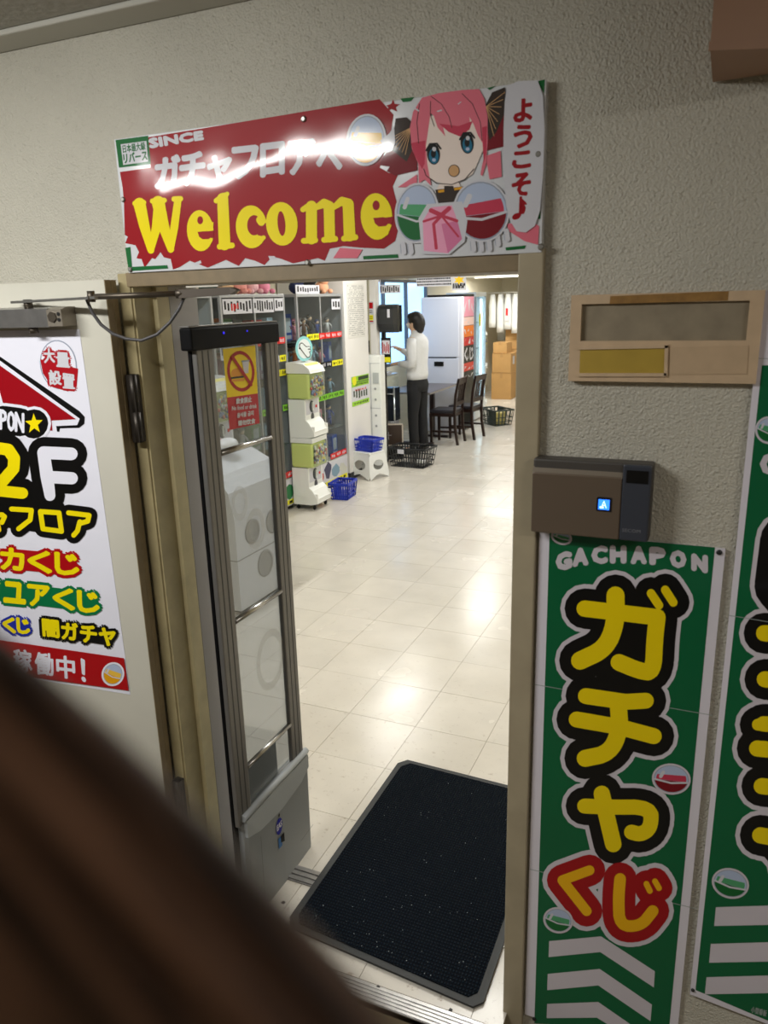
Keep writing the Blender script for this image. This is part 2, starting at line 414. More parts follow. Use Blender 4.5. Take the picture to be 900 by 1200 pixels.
# door leaf, swung right back
LD = Vector((-0.9962, -0.0876, 0)); LN = Vector((0.0876, -0.9962, 0)); LP = Vector((-1.4405, 1.548, 0))
LEAF = mat('door_leaf_cream', (204, 201, 188), rough=0.4, noise=(5, 0.07))
LEDG = mat('door_edge_brown', (148, 130, 98), rough=0.5, noise=(18, 0.25))
lf = MB(LEAF)
def lp(u, n, z): return LP+LD*u+LN*n+Vector((0, 0, z))
lf.prism([lp(0.0012, 0, .012), lp(0.93, 0, .012), lp(0.93, -.045, .012), lp(0.0012, -.045, .012)], (0, 0, 1.927))
leaf = struct('door_2', lf)
e = MB(LEDG); e.prism([lp(-.0008, -.0005, .012), lp(.0012, -.0005, .012), lp(.0012, -.0445, .012), lp(-.0008, -.0445, .012)], (0, 0, 1.927))
e.prism([lp(-.002, -.024, .012), lp(-.0008, -.024, .012), lp(-.0008, -.028, .012), lp(-.002, -.028, .012)], (0, 0, 1.927))
e.build('edge_strip', leaf)
def leafpx(x, y): return on(x, y, LP, LN)

# soffit box top right
q = ony(832, 57, 1.40); q2 = (q.x+.40, q.y+.165)
bx = thing('duct_box', 'pale brown painted box jutting from the wall at the top right corner', 'duct', (q.x, q.y, q.z))
BRP = mat('brown_paint', (166, 128, 102), rough=0.5, noise=(4, .08))
MB(BRP).prism([(q.x, q.y, q.z), (q2[0], q2[1], q.z), (q2[0], 1.572, q.z), (q.x, 1.612, q.z)], (0, 0, 2.50-q.z)).build('casing', bx, world=True)
MB(BRP).prism([(q.x-.002, q.y-.003, q.z-.003), (q2[0], q2[1]-.003, q.z-.003), (q2[0], q2[1]+.002, q.z-.003), (q.x-.002, q.y+.003, q.z-.003)], (0, 0, .012)).build('lower_edge', bx, world=True)

# ------------------------------------------------------------------ welcome sign
YS = 1.598
def spx(x, y):
    p = ony(x, y, Y0); p.y = YS; return p
sg = thing('welcome_sign', 'wide red and white welcome sign with yellow lettering above the doorway', 'sign', (-0.88, YS, 1.955))
MB(mat('sign_board', (214, 216, 220), rough=0.2, coat=.4, bump=(4.5, .009, 1.2))).box(-1.404, -0.877, YS, Y0-.001, 1.955, 2.266, bev=.0015).build('board', sg, world=True)
MB(mat('sign_board')).box(-0.876, -0.350, YS, Y0-.001, 1.955, 2.266, bev=.0015).build('board', sg, world=True)
A = Art(spx, (0, -1, 0), 0.0006)
z1 = Z(130, 80, 3.3333); z2 = Z(390, 80, 3.3333)
A.part('burst_print')
A.poly(RED, [(180, 163), (450, 119), (466, 137), (463, 158), (452, 167), (455, 185), (450, 198), (460, 204), (471, 207), (465, 220), (470, 240), (473, 262), (468, 283),
             (455, 292), (429, 291), (408, 289), (392, 292), (386, 306), (378, 303), (349, 309), (336, 304), (325, 301), (316, 311), (305, 306), (293.5, 303), (286, 312), (271, 305),
             (250, 314), (229, 306), (218, 313), (209.5, 316), (207, 304), (199, 302), (195, 296), (189, 304), (185, 303), (176.5, 314), (173, 304), (167, 303), (170, 296), (166, 288), (154, 285.5),
             (157, 278), (153.5, 276), (152.5, 236), (151, 220), (148, 203), (184, 198)])
A.poly(WHT, z1([(340, 765), (372, 752), (376, 762), (352, 772)])).poly(WHT, z1([(635, 735), (658, 735), (668, 745), (640, 748)]))
A.poly(RED, z2([(225, 155), (245, 148), (252, 130), (258, 148), (278, 150), (262, 162), (268, 178), (246, 168), (226, 178), (234, 162)]))
A.part('corner_mark')
A.poly(DGRN, [(143, 166), (181, 161), (184, 194), (147, 198)])
A.poly(WHT, [(149, 171), (179, 167), (181, 191), (152, 195)])
A.text(DGRN, '日本最大級', [(151, 172), (177, 168), (178, 177), (152, 181)], .2)
A.text(DGRN, 'リバース', [(152, 182), (179, 178), (180, 189), (153, 193)], .4)
A.poly(DGRN, [(154, 291), (160, 290), (162, 313), (203, 311), (204, 315), (158, 318)])
A.poly(DGRN, z2([(135, 735), (270, 728), (272, 742), (137, 748)])).poly(DGRN, z2([(280, 128), (335, 122), (322, 138), (290, 142)]))
A.poly(DGRN, z2([(700, 78), (722, 72), (715, 88), (700, 90)])).poly(DGRN, z2([(808, 62), (838, 55), (835, 108)])).poly(DGRN, z2([(685, 702), (765, 694), (760, 707), (688, 714)]))
A.poly(DGRN, z2([(818, 570), (822, 560), (820, 592), (812, 592)])).poly(DGRN, z2([(615, 88), (650, 80), (625, 96)]))
A.part('lettering')
for ch, x0, x1, yt, yb in (('ガ', 190, 217, 187, 222), ('チ', 219, 246, 183, 219), ('ャ', 251, 277, 186, 216), ('フ', 280, 308, 176, 211), ('ロ', 313, 338, 172, 208), ('ア', 345, 374, 169, 206), ('ヘ', 378, 405, 178, 203)):
    A.text(WHT, ch, [(x0, yt), (x1, yt-3), (x1, yb-4), (x0, yb)], 2.0)
A.text(WHT, 'SINCE', [(182, 165), (244, 156), (245, 165), (184, 175)], 1.2)
# Welcome, drawn stroke by stroke
w1 = Z(150, 200, 5.625); w2 = Z(310, 190, 5.294)
W = []
def st(f, pts, r, k): W.append((f(pts), [q/k for q in r] if isinstance(r, (list, tuple)) else r/k))
k1, k2 = 5.625, 5.294
st(w1, [(88, 222), (145, 216)], 17, k1); st(w1, [(118, 225), (150, 370), (192, 528)], [40, 34, 22], k1)
st(w1, [(192, 528), (228, 380), (236, 250)], [20, 30, 26], k1); st(w1, [(203, 207), (280, 202)], 17, k1)
st(w1, [(240, 215), (275, 370), (322, 522)], [42, 36, 22], k1); st(w1, [(322, 522), (345, 380), (368, 210)], [20, 26, 24], k1)
st(w1, [(345, 194), (386, 192)], 18, k1)
st(w1, [(620, 205), (670, 178), (692, 160)], [17, 26, 14], k1); st(w1, [(662, 190), (674, 490)], [36, 38], k1); st(w1, [(642, 504), (722, 496)], 19, k1)
st(w2, [(270, 300), (325, 270)], [17, 24], k2); st(w2, [(322, 280), (322, 480)], 34, k2); st(w2, [(275, 492), (345, 488)], 18, k2)
st(w2, [(345, 290), (400, 262), (430, 280), (434, 470)], [16, 28, 33, 33], k2); st(w2, [(400, 486), (468, 480)], 18, k2)
st(w2, [(455, 290), (510, 248), (548, 266), (556, 460)], [16, 26, 34, 36], k2); st(w2, [(522, 478), (592, 470)], 18, k2)
A.caps(YEL, W)
def ringl(f, k, cx, cy, rx, ry, ix, iy, irx, iry, ang=0, iang=0):
    a, b = f([(cx, cy)])[0]; A.ell(YEL, a, b, rx/k, ry/k, ang)
    a, b = f([(ix, iy)])[0]; A.ell(RED, a, b, irx/k, iry/k, iang)
ringl(w1, k1, 515, 400, 87, 134, 515, 332, 19, 26, -.06); A.poly(RED, w1([(498, 408), (605, 398), (600, 446), (570, 455), (530, 456), (508, 440)])); A.caps(YEL, [(w1([(520, 505), (560, 490), (584, 460)]), [20/k1, 20/k1, 13/k1])])
A.poly(YEL, w1([(560, 340), (602, 345), (598, 400), (560, 404)]))
ringl(w1, k1, 850, 375, 102, 140, 868, 365, 46, 66, -.05); A.poly(RED, w1([(880, 352), (980, 350), (980, 450), (890, 430)])); A.caps(YEL, [(w1([(905, 330), (915, 345)]), 24/k1), (w1([(880, 480), (930, 445)]), [24/k1, 14/k1])])
ringl(w2, k2, 140, 388, 97, 134, 138, 386, 24, 76, -.08, -.08)
ringl(w2, k2, 722, 343, 97, 143, 720, 275, 22, 30, -.06); A.poly(RED, w2([(702, 352), (828, 342), (815, 392), (775, 402), (735, 405), (712, 385)])); A.caps(YEL, [(w2([(735, 455), (775, 440), (798, 398)]), [22/k2, 22/k2, 11/k2])])
A.poly(YEL, w2([(770, 290), (814, 300), (814, 345), (770, 350)]))
A.part('girl_picture')
A.poly(PNK, z2([(270, 470), (345, 420), (345, 455), (300, 470)])).poly(PNK, [(396, 303), (404, 291), (430, 293), (424, 303)])
A.poly(PNK, z2([(610, 350), (668, 330), (672, 430), (625, 440)])).poly(PNK, z2([(690, 610), (800, 610), (816, 620), (812, 692), (760, 678), (700, 640)]))
A.poly(DRED, z2([(235, 330), (270, 260), (345, 300), (345, 405), (260, 425), (228, 408), (240, 390), (200, 385), (215, 350)])).poly(DRED, z2([(610, 240), (690, 140), (690, 310), (610, 330)]))
A.poly(BRN, z2([(262, 205), (305, 200), (330, 225), (325, 330), (305, 372), (215, 300), (240, 270), (258, 240)]))
for kx in range(7): A.caps(TAN, [(z2([(228+kx*12, 290+kx*9), (322, 240)]), .35)])
A.poly(BRN, z2([(612, 150), (635, 105), (685, 85), (686, 180), (650, 260), (625, 290), (610, 215)]))
for kx in range(7): A.caps(TAN, [(z2([(612, 160), (684-kx*7, 105+kx*28)]), .35)])
A.poly(SKIN, z2([(360, 200), (590, 170), (612, 300), (560, 420), (490, 462), (420, 450), (375, 420), (345, 300)]))
A.poly(SKIN, z2([(440, 440), (500, 440), (520, 480), (415, 490)]))
A.poly(BRN, z2([(415, 480), (540, 465), (545, 520), (430, 530)])).poly(GOLD, z2([(425, 482), (520, 468), (520, 478), (428, 492)])).poly(BRN, z2([(450, 465), (485, 465), (500, 520), (450, 520)]))
A.poly(PNK, z2([(318, 240), (330, 180), (365, 125), (430, 108), (520, 96), (585, 92), (606, 130), (618, 200), (618, 300), (612, 380), (597, 428), (590, 420), (602, 360), (598, 300), (580, 270), (565, 230),
                (548, 200), (552, 240), (540, 252), (512, 275), (470, 255), (445, 235), (455, 275), (425, 240), (410, 195), (398, 185), (388, 255), (380, 310), (385, 380), (400, 465), (375, 440), (352, 455), (350, 380), (325, 320)]))
A.poly(DPNK, z2([(430, 225), (505, 235), (560, 215), (548, 248), (512, 275), (468, 258)])).poly(DPNK, z2([(322, 300), (378, 290), (375, 380), (365, 400), (335, 345)])).poly(DPNK, z2([(596, 240), (616, 235), (612, 340), (602, 380), (600, 300)]))
for pts in ([(400, 120), (440, 150), (470, 200), (480, 240)], [(520, 110), (560, 150), (590, 220), (597, 290)], [(355, 150), (345, 220), (352, 300)], [(398, 140), (397, 190), (412, 235)]): A.caps(BRN, [(z2(pts), .4)])
A.caps(WHT, [(z2([(335, 165), (352, 176)]), .8), (z2([(425, 178), (440, 174)]), .8), (z2([(505, 150), (515, 142)]), .5)])
for ex, ey in ((409, 342), (539, 300)):
    a, b = z2([(ex, ey)])[0]; A.ell(BLK, a, b, 7.6, 12.4, -.08).ell(TEAL, a+.3, b+2.6, 5.6, 8.6, -.08).ell(BLK, a, b-.5, 3, 5).ell(WHT, a+.8, b-5.6, 2.3, 2.6).ell(PBLU, a+.6, b+7, 2.2, 2)
    A.caps(BLK, [([(a-8.4, b-4), (a-4, b-11.5), (a+4, b-12), (a+8.4, b-6)], 1.0)])
A.caps(BRN, [(z2([(372, 400), (380, 425), (420, 455), (480, 460), (530, 440), (565, 400)]), .45)])
a, b = z2([(488, 407)])[0]; A.ell(BRN, a, b, 6.6, 7.2, .1).ell(TAN, a, b, 5.8, 6.4, .1)
for f0 in ((290, 690), (318, 690), (560, 680), (590, 680), (622, 678), (655, 660), (690, 640)): A.caps(WHT, [(z2([f0, (f0[0]+4, f0[1]+30)]), 3.2)]).caps(GRY, [(z2([(f0[0]-9, f0[1]), (f0[0]-6, f0[1]+34)]), .35)])
A.part('capsule_picture')
def capsule(cx, cy, rx, ry, base, mid, ang=.1, rim=WHT):
    A.ell(rim, cx, cy, rx+2.2, ry+2.2, ang).ell(GRY, cx, cy, rx, ry, ang).ell(PBLU, cx, cy, rx*.95, ry*.95, ang)
    def arc(a0, a1, s=.95, n=14): return [(cx+rx*s*math.cos(t)*math.cos(ang)-ry*s*math.sin(t)*math.sin(ang), cy+rx*s*math.cos(t)*math.sin(ang)+ry*s*math.sin(t)*math.cos(ang)) for t in [a0+(a1-a0)*i/n for i in range(n+1)]]
    A.poly(base, arc(.12, PI-.12)); A.poly(mid, arc(-.42, .12, .86)+arc(PI-.12, PI+.30, .86))
    e = arc(.14, PI-.14, .94); a, b = e[0], e[-1]
    A.caps(WHT, [([a, ((a[0]+b[0])/2, (a[1]+b[1])/2+ry*.16), b], rx*.05)])
    A.caps(WHT, [([(cx-rx*.6, cy-ry*.2), (cx-rx*.45, cy-ry*.5)], rx*.1)])
a, b = z2([(150, 288)])[0]; capsule(a, b, 21, 28, ORG, LGLD, .1)
A.poly(WHT, z2([(205, 290), (240, 262), (258, 232), (262, 300), (250, 330), (225, 340)]))
a, b = z2([(345, 570)])[0]; capsule(a, b, 23.5, 33, DGRN, MGRN)
a, b = z2([(594, 562)])[0]; capsule(a, b, 30.5, 34, DRED, DPNK, -.12)
A.part('gift_picture')
A.poly(WHT, z2([(352, 590), (385, 535), (520, 525), (540, 600), (530, 680), (470, 730), (365, 728)]))
A.poly(LPNK, z2([(368, 600), (400, 548), (480, 540), (502, 600), (520, 670), (465, 725), (372, 715)]))
A.poly(ink('rose', (214, 120, 160)), z2([(440, 612), (502, 600), (520, 670), (465, 725)]))
A.caps(DPNK, [(z2([(400, 560), (440, 578), (470, 552)]), 2.6), (z2([(440, 580), (410, 612), (420, 705)]), 1.8), (z2([(440, 580), (500, 600)]), 1.8), (z2([(440, 580), (372, 602)]), 1.4), (z2([(440, 580), (505, 660)]), 1.2)])
A.part('speech_panel')
A.poly(WHT, z2([(695, 80), (740, 62), (812, 60), (832, 120), (838, 250), (832, 420), (820, 560), (800, 620), (765, 645), (730, 640), (705, 600), (690, 540), (680, 420), (680, 250), (685, 140)]))
for ch, cx, cy in (('よ', 757, 175), ('う', 757, 275), ('こ', 752, 365), ('そ', 750, 460), ('♪', 745, 550)):
    a, b = z2([(cx, cy)])[0]; s_ = 10 if ch != '♪' else 8; hh = 12.5 if ch not in 'こ' else 9
    A.text(RED, ch, [(a-s_, b-hh+1), (a+s_, b-hh-1), (a+s_-1, b+hh-1), (a-s_-1, b+hh+1)], 1.3 if ch != '♪' else .7)
A.build(sg)
SCR = mat('screw_metal', (150, 148, 142), rough=.35, metal=.8)
for x, y in ((634, 183), (152, 235), (362, 142), (366, 308), (637, 290), (160, 316)):
    p = spx(x, y); MB(SCR).lathe(p, [(0.0065, 0), (0.0065, -.003), (0.004, -.0052)], 10, ax=1).build('screw', sg, world=True)

# ------------------------------------------------------------------ name plate holder
YP = 1.60
def ppx(x, y, Y=YP): p = ony(x, y, Y0); p.y = Y; return p
PLT = mat('plate_beige', (206, 180, 148), rough=.42, noise=(30, .12)); GLUE = mat('tape_residue', (156, 116, 58), rough=.6, noise=(60, .35))
pl = thing('nameplate_holder', 'beige plastic name plate holder with an empty window and a gold strip, on the wall', 'plate', (-0.11, YP, 1.70))
x0, x1, zt, zb = -0.288, 0.0615, 1.871, 1.701
zc = ony(700, 399, Y0).z   # bar between the windows
xa, xb = ony(684, 400, Y0).x, ony(883, 390, Y0).x
b = MB(PLT); b.box(x0, x0+.021, YP, Y0-.001, zc, zt).box(x1-.024, x1, YP, Y0-.001, zc, zt).box(x0+.021, x1-.024, YP, Y0-.001, zt-.018, zt)
b.box(x0, x1, YP, Y0-.001, zb, zc)
b.build('frame', pl, world=True)
MB(mat('window_back', (150, 138, 116), rough=.55, noise=(25, .25))).box(x0+.015, x1-.015, YP+.009, Y0-.002, zc, zt-.01).build('window_back', pl, world=True)
def strip(nm, m, pts, th, Y=YP):
    w_ = [ppx(*q, Y) for q in pts]; return MB(m).prism(w_, (0, -th, 0)).build(nm, pl, world=True)
strip('gold_strip', mat('gold_label', (180, 152, 62), rough=.45, metal=0, noise=(20, .12)), [(682, 409), (781, 407), (781, 437), (681, 438)], .001)
strip('rail', PLT, [(679, 405), (784, 403), (784, 407), (679, 409)], .004); strip('rail', PLT, [(679, 436), (782, 436), (782, 440), (679, 440)], .004)
strip('rail', PLT, [(780, 404), (784, 404), (783, 439), (779, 439)], .004)
strip('blank_label', mat('plate_blank', (198, 172, 140), rough=.45, noise=(30, .1)), [(786, 406), (877, 404), (875, 437), (785, 438)], .0012)
strip('tape_residue', GLUE, [(717, 347), (854, 341), (853, 352), (716, 356)], .0006)

# ------------------------------------------------------------------ card reader
rd = thing('card_reader', 'bronze grey security card reader box with a blue lit button, right of the doorway', 'card reader', (-0.23, 1.56, 1.38))
BRZ = mat('bronze_plastic', (112, 98, 84), rough=.38, metal=.35); BRZ2 = mat('bronze_top', (136, 126, 112), rough=.34, metal=.35); SLT = mat('slate_plastic', (56, 60, 70), rough=.4)
YR = 1.572
MB(mat('reader_back', (70, 66, 62), rough=.5)).box(-.350, -.108, YR+.004, 1.6195, 1.378, 1.5395, bev=.004).build('back_box', rd, world=True)
MB(BRZ).box(-.350, -.166, YR-.004, YR+.006, 1.379, 1.512, bev=.003).build('front_cover', rd, world=True)
t = MB(BRZ2); t.prism([(-.350, YR-.004, 1.508), (-.350, YR+.016, 1.5395), (-.350, YR+.02, 1.508)], (.184, 0, 0)); t.build('sloping_top', rd, world=True)
MB(SLT).box(-.1655, -.110, YR-.004, YR+.006, 1.379, 1.5385, bev=.003).build('side_panel', rd, world=True)
MB(BLK).box(-.158, -.116, YR-.0055, YR-.003, 1.502, 1.528).build('card_slot', rd, world=True)
bt = MB(mat('button_bezel', (20, 24, 34), rough=.3)).box(-.214, -.184, YR-.006, YR-.003, 1.438, 1.468, bev=.001).build('button', rd, world=True)
EB = mat('button_glow', (40, 110, 255), emit=2.2); ge = MB(EB)
ge.box(-.210, -.188, YR-.0066, YR-.0058, 1.442, 1.4635)
ge.build('lit_face', bt, world=True)
A = Art(lambda x, y: Vector((x, YR-.0068, y)), (0, -1, 0), 0, .0002)
A.part('pictogram'); A.text(mat('glow_white', (190, 220, 255), emit=1.5), 'A', [(-.205, 1.461), (-.193, 1.461), (-.193, 1.446), (-.205, 1.446)], 0)
A.poly(mat('glow_white'), [(-.207, 1.449), (-.199, 1.449), (-.199, 1.445), (-.207, 1.445)])
A.part('maker_lettering'); A.h = -.0028+.0002; A.pl = lambda x, y: Vector((x, YR-.0042, y)); A.h = .0003
A.text(mat('reader_lettering', (128, 130, 136)), 'SECOM', [(-.160, 1.405), (-.124, 1.405), (-.124, 1.398), (-.160, 1.398)], 0)
A.build(rd)
# SPLIT-1
# ------------------------------------------------------------------ green banners
VIN = mat('banner_vinyl', (222, 218, 228), rough=.3, coat=.4, bump=(6, .004))
YB = 1.612
def bpx(x, y): p = ony(x, y, Y0); p.y = YB; return p
bn = thing('vertical_banner', 'tall green banner with four big yellow kana and white chevrons, right of the doorway', 'banner', (-.15, YB, 0.003))
MB(VIN).box(-.340, .038, YB, Y0-.0005, .003, 1.367).build('sheet', bn, world=True)
A = Art(bpx, (0, -1, 0), 0.0004)
B1 = Z(600, 600, 3); B2 = Z(600, 900, 3)
BG = ink('banner_green', (0, 96, 56)); BY = ink('banner_yellow', (240, 212, 0)); BR_ = ink('banner_red', (160, 4, 16))
A.part('green_print')
A.poly(BG, [(645, 623), (838, 640), (833, 690), (784, 1206), (627, 1196)])
A.part('fold')
for y0, y1 in ((800, 836), (1016, 1062)): A.caps(mat('fold_grey', (150, 160, 158)), [([(622+(1016-y0)*.02, y0), (835-(y0-800)*.085, y1)], .35)])
A.part('chevrons')
CW = ink('chevron_white', (206, 200, 208))
A.poly(CW, B2([(133, 600), (315, 583), (503, 705), (500, 762), (312, 638), (131, 656)]))
A.poly(CW, B2([(128, 715), (310, 697), (493, 822), (488, 880), (305, 755), (126, 772)]))
A.poly(CW, B2([(126, 820), (305, 813), (487, 939), (483, 980), (300, 868), (124, 870)]))
A.part('lettering')
for ch, x, y, r_ in (('G', 185, 170, 5), ('A', 243, 155, 3), ('C', 310, 147, 1), ('H', 375, 145, 0), ('A', 447, 147, 0), ('P', 513, 150, -1), ('O', 585, 160, -3), ('N', 660, 173, -5)):
    a, b = B1([(x, y)])[0]; A.text(CW, ch, [(a-7.6, b-8.6), (a+7.6, b-8.6-r_*.4), (a+7.6, b+8.6-r_*.4), (a-7.6, b+8.6+r_*.2)], 2.2)
def sm(pts, it=2):
    for _ in range(it):
        q_ = [pts[0]]
        for a_, b_ in zip(pts[:-1], pts[1:]): q_ += [(a_[0]*.75+b_[0]*.25, a_[1]*.75+b_[1]*.25), (a_[0]*.25+b_[0]*.75, a_[1]*.25+b_[1]*.75)]
        pts = q_+[pts[-1]]
    return pts
GA = [(B1([(258, 334), (395, 350), (512, 364)]), 9.6), (sm(B1([(512, 364), (503, 440), (498, 558), (450, 552), (378, 522)])), 9.8), (sm(B1([(366, 288), (366, 390), (330, 475), (242, 516)])), 10.6)]
GB = [(B1([(490, 280), (518, 322)]), 5), (B1([(540, 268), (568, 312)]), 5)]
CH = [(B1([(262, 640), (400, 660), (472, 656)]), 9.3), (B1([(230, 722), (380, 748), (500, 780)]), 9.3), (sm(B1([(375, 660), (382, 760), (345, 840), (260, 858)])), 10)]
YA = [(sm(B2([(258, 125), (345, 129), (490, 128), (490, 200), (455, 225), (422, 216)])), 8.8), (B2([(318, 82), (335, 160), (358, 258)]), 9.6)]
KU = [(B2([(275, 350), (180, 385), (265, 493)]), 5.8)]; JI = [(sm(B2([(382, 380), (376, 450), (380, 545), (455, 545), (496, 492)])), 6.8)]
JD = [(B2([(474, 397), (486, 422)]), 3.4), (B2([(504, 388), (518, 412)]), 3.4)]
for big, gw, gb in ((GA, 19, 14), (GB, 19, 14), (CH, 19.5, 14.5), (YA, 18.5, 13.5)): A.caps(CW, big, gw)
A.caps(CW, KU+JI+JD, 18)
A.h += .00002
for big, gw, gb in ((GA, 19, 14), (GB, 19, 14), (CH, 19.5, 14.5), (YA, 18.5, 13.5)): A.caps(BLK, big, gb)
A.ell(BLK, 741, 744, 11, 16).ell(BLK, 708, 792, 9, 8)
A.h += .00002
A.caps(BR_, KU+JI+JD, 12.5); A.h += .00002
A.caps(BY, GA+GB+CH+YA); A.caps(ink('banner_amber', (238, 180, 8)), KU+JI+JD)
A.part('capsule_picture')
capsule(787, 910, 20.5, 16, DRED, DPNK, .12, CW); capsule(655, 1075, 15.5, 13, DGRN, MGRN, .3, CW)
capsule(659, 628, 10.5, 6.5, DGRN, MGRN, .3, CW)
A.build(bn)
for x, y in ((843, 646), (627, 1191)):
    MB(mat('tack_black', (24, 24, 26), rough=.4)).lathe(bpx(x, y), [(.006, 0), (.005, -.003), (.0015, -.004)], 10, ax=1).build('tack', bn, world=True)

N2 = Vector((-math.sin(a5), -math.cos(a5), 0)); P2 = Vector((0.057, Y0-.010, 0)); U2 = Vector((dx, dy, 0))
b2 = thing('vertical_banner', 'green banner cut off by the right edge, white stripes at its foot', 'banner', (0.057, P2.y, .22), -a5)
def b2l(u, z, n=0): return P2+U2*u+Vector((0, 0, z))+N2*n
def b2px(x, y): return on(x, y, P2, N2)
zb2 = b2px(808, 1165).z
MB(VIN).prism([b2l(0, zb2, 0), b2l(.40, zb2, 0), b2l(.40, 1.87, 0), b2l(0, 1.87, 0)], tuple(-N2*.002)).build('sheet', b2, world=True)
A = Art(b2px, N2, .0004)
A.part('green_print'); A.poly(BG, [(893, 428), (980, 428), (960, 800), (940, 1213), (815, 1160)])
C7 = Z(800, 660, 2.222)
A.part('stripes')
for y0, y1, x0 in ((1063, 1085, 838), (1106, 1128, 832), (1145, 1165, 827)): A.poly(CW, [(x0+1, y0), (934, y0-3), (934, y1-2), (x0-1, y1)])
A.part('lettering')
S2 = [(C7([(265, -60), (250, 60), (330, 150)]), 14), (C7([(212, 182), (320, 190)]), 9.5), (C7([(214, 302), (320, 312)]), 9.5), (C7([(196, 420), (210, 418), (320, 425)]), [7, 9, 9.5]), (C7([(194, 482), (320, 494)]), 9.5), (C7([(206, 580), (320, 592)]), 9.5), (C7([(202, 708), (240, 715), (280, 760), (300, 860)]), 9.5)]
A.caps(CW, S2, 20); A.h += .00002; A.caps(BLK, S2, 14.5); A.h += .00002; A.caps(BY, S2[1:])
A.text(CW, 'G', [(893, 532), (915, 532), (914, 556), (892, 555)], 2.2)
A.text(mat('fold_grey'), '小型看板', [(881, 1179), (899, 1184), (898, 1191), (880, 1186)], .2)
A.part('capsule_picture'); capsule(856, 1035, 20, 15.5, DGRN, MGRN, .3, CW); capsule(901, 504, 14, 14, DGRN, MGRN, .3, CW)
A.part('fold'); A.caps(mat('fold_grey'), [([(855, 721), (940, 735)], .35), ([(889, 420), (940, 421)], .35)])
A.build(b2)
MB(mat('tack_black')).lathe(b2px(812, 1160), [(.0045, 0), (.004, -.003), (.0015, -.004)], 10, ax=1).build('tack', b2, world=True)

# ------------------------------------------------------------------ poster on the door leaf
po = thing('door_poster', 'white poster on the open door with red roof shape, black outlined 2F and kana', 'poster', tuple(leafpx(120, 700)), math.radians(5))
LQ = LP+LN*.0006
def dpx(x, y): return on(x, y, LQ, LN)
qs = [dpx(93, 386), dpx(-170, 392), dpx(-170, 760), dpx(153, 814)]
TRz = qs[0]; BRz = qs[3]; um = (dpx(-124, 520)-LP).dot(LD); uu = (TRz-LP).dot(LD); ub = (BRz-LP).dot(LD)
def lq(u, z, n): return LP+LD*u+LN*n+Vector((0, 0, z))
MB(PWHT).prism([lq(uu, TRz.z, .0004), lq(um, TRz.z, .0004), lq(um, BRz.z, .0004), lq(ub, BRz.z, .0004)], tuple(LN*.0008)).build('sheet', po, world=True)
A = Art(dpx, LN, .0012)
C3 = Z(0, 320, 3.75); C4 = Z(0, 560, 3); C5 = Z(0, 480, 6.669)
A.part('roof_print')
A.poly(BLK, C3([(-440, 262), (-147, 262), (-5, 362), (350, 606), (374, 632), (372, 662), (350, 680), (265, 682), (262, 697), (252, 697), (248, 672), (340, 668), (352, 640), (-5, 380), (-172, 265), (-440, 265)]))
A.poly(RED, C3([(-440, 276), (-200, 276), (0, 405), (335, 642), (228, 648), (232, 692), (205, 692), (130, 600), (-300, 590), (-440, 575)]))
A.poly(PWHT, C3([(-60, 520), (-5, 500), (18, 585), (-50, 600)]))
A.part('badge_print')
cx, cy = C3([(258, 402)])[0]
A.ell(GRY, cx, cy, 21.5, 29, -.15).ell(PWHT, cx, cy, 20.2, 27.6, -.15)
A.poly(ink('badge_red', (168, 10, 26)), C3([(178, 378), (345, 420), (338, 500), (300, 520), (230, 500), (190, 440)]))
for t_, q_ in (('大', [(194, 332), (238, 334), (242, 392), (198, 394)]), ('量', [(248, 348), (304, 352), (308, 414), (252, 410)]), ('設', [(216, 426), (268, 432), (272, 490), (220, 490)]), ('置', [(276, 440), (328, 448), (330, 508), (280, 504)])):
    A.text(ink('badge_red'), t_, C3(q_), 3.2)
for t_, q_ in (('大', [(194, 332), (238, 334), (242, 392), (198, 394)]), ('量', [(248, 348), (304, 352), (308, 414), (252, 410)]), ('設', [(216, 426), (268, 432), (272, 490), (220, 490)]), ('置', [(276, 440), (328, 448), (330, 508), (280, 504)])):
    A.text(WHT, t_, C3(q_), .65)
A.part('lettering')
PON = [('N', 70, 106, 612, 700), ('O', 36, 66, 606, 696), ('P', 2, 30, 600, 690), ('A', -36, -4, 596, 684), ('H', -76, -42, 592, 680), ('C', -112, -82, 588, 676)]
for g, m_ in ((8, PWHT), (4.6, BLK)):
    A.lay(m_)
    A.caps(m_, [(C3([(15, 645), (90, 655)]), 13), (C3([(152, 660), (150, 665)]), 13)], g-1)
for ch, xa_, xb_, ya_, yb_ in PON: A.text(PWHT, ch, C3([(xa_, ya_), (xb_, ya_+6), (xb_, yb_), (xa_, yb_-6)]), .9)
star = []
for k in range(10):
    r_ = (40, 17)[k % 2]; an = -PI/2+k*PI/5-.05; star.append((152+r_*math.cos(an), 662+r_*1.15*math.sin(an)))
A.poly(YEL, C3(star))
TW2 = [(C5([(-75, 330), (-10, 300), (70, 312), (115, 380), (110, 460), (40, 540), (-30, 630), (180, 652)]), [7, 7, 7, 7, 7, 7, 6.6, 6.6])]
FF = [(C5([(345, 335), (562, 345)]), 7.4), (C5([(345, 335), (372, 525), (395, 670)]), [7.4, 7.6, 6.4]), (C5([(372, 525), (565, 535)]), 7.2)]
A.caps(BLK, TW2+FF, 11); A.h += .00002
KN = [(C5([(95, 775), (250, 785), (240, 860), (150, 930)]), 2.9), (C5([(320, 795), (465, 805), (485, 950), (340, 930), (320, 795)]), 2.9), (C5([(540, 805), (700, 825), (690, 870), (640, 885)]), 2.9), (C5([(628, 875), (610, 945), (580, 980)]), 2.9),
      (C5([(-60, 830), (20, 820), (40, 835), (20, 880)]), 2.9), (C5([(-30, 800), (-5, 940)]), 2.9)]
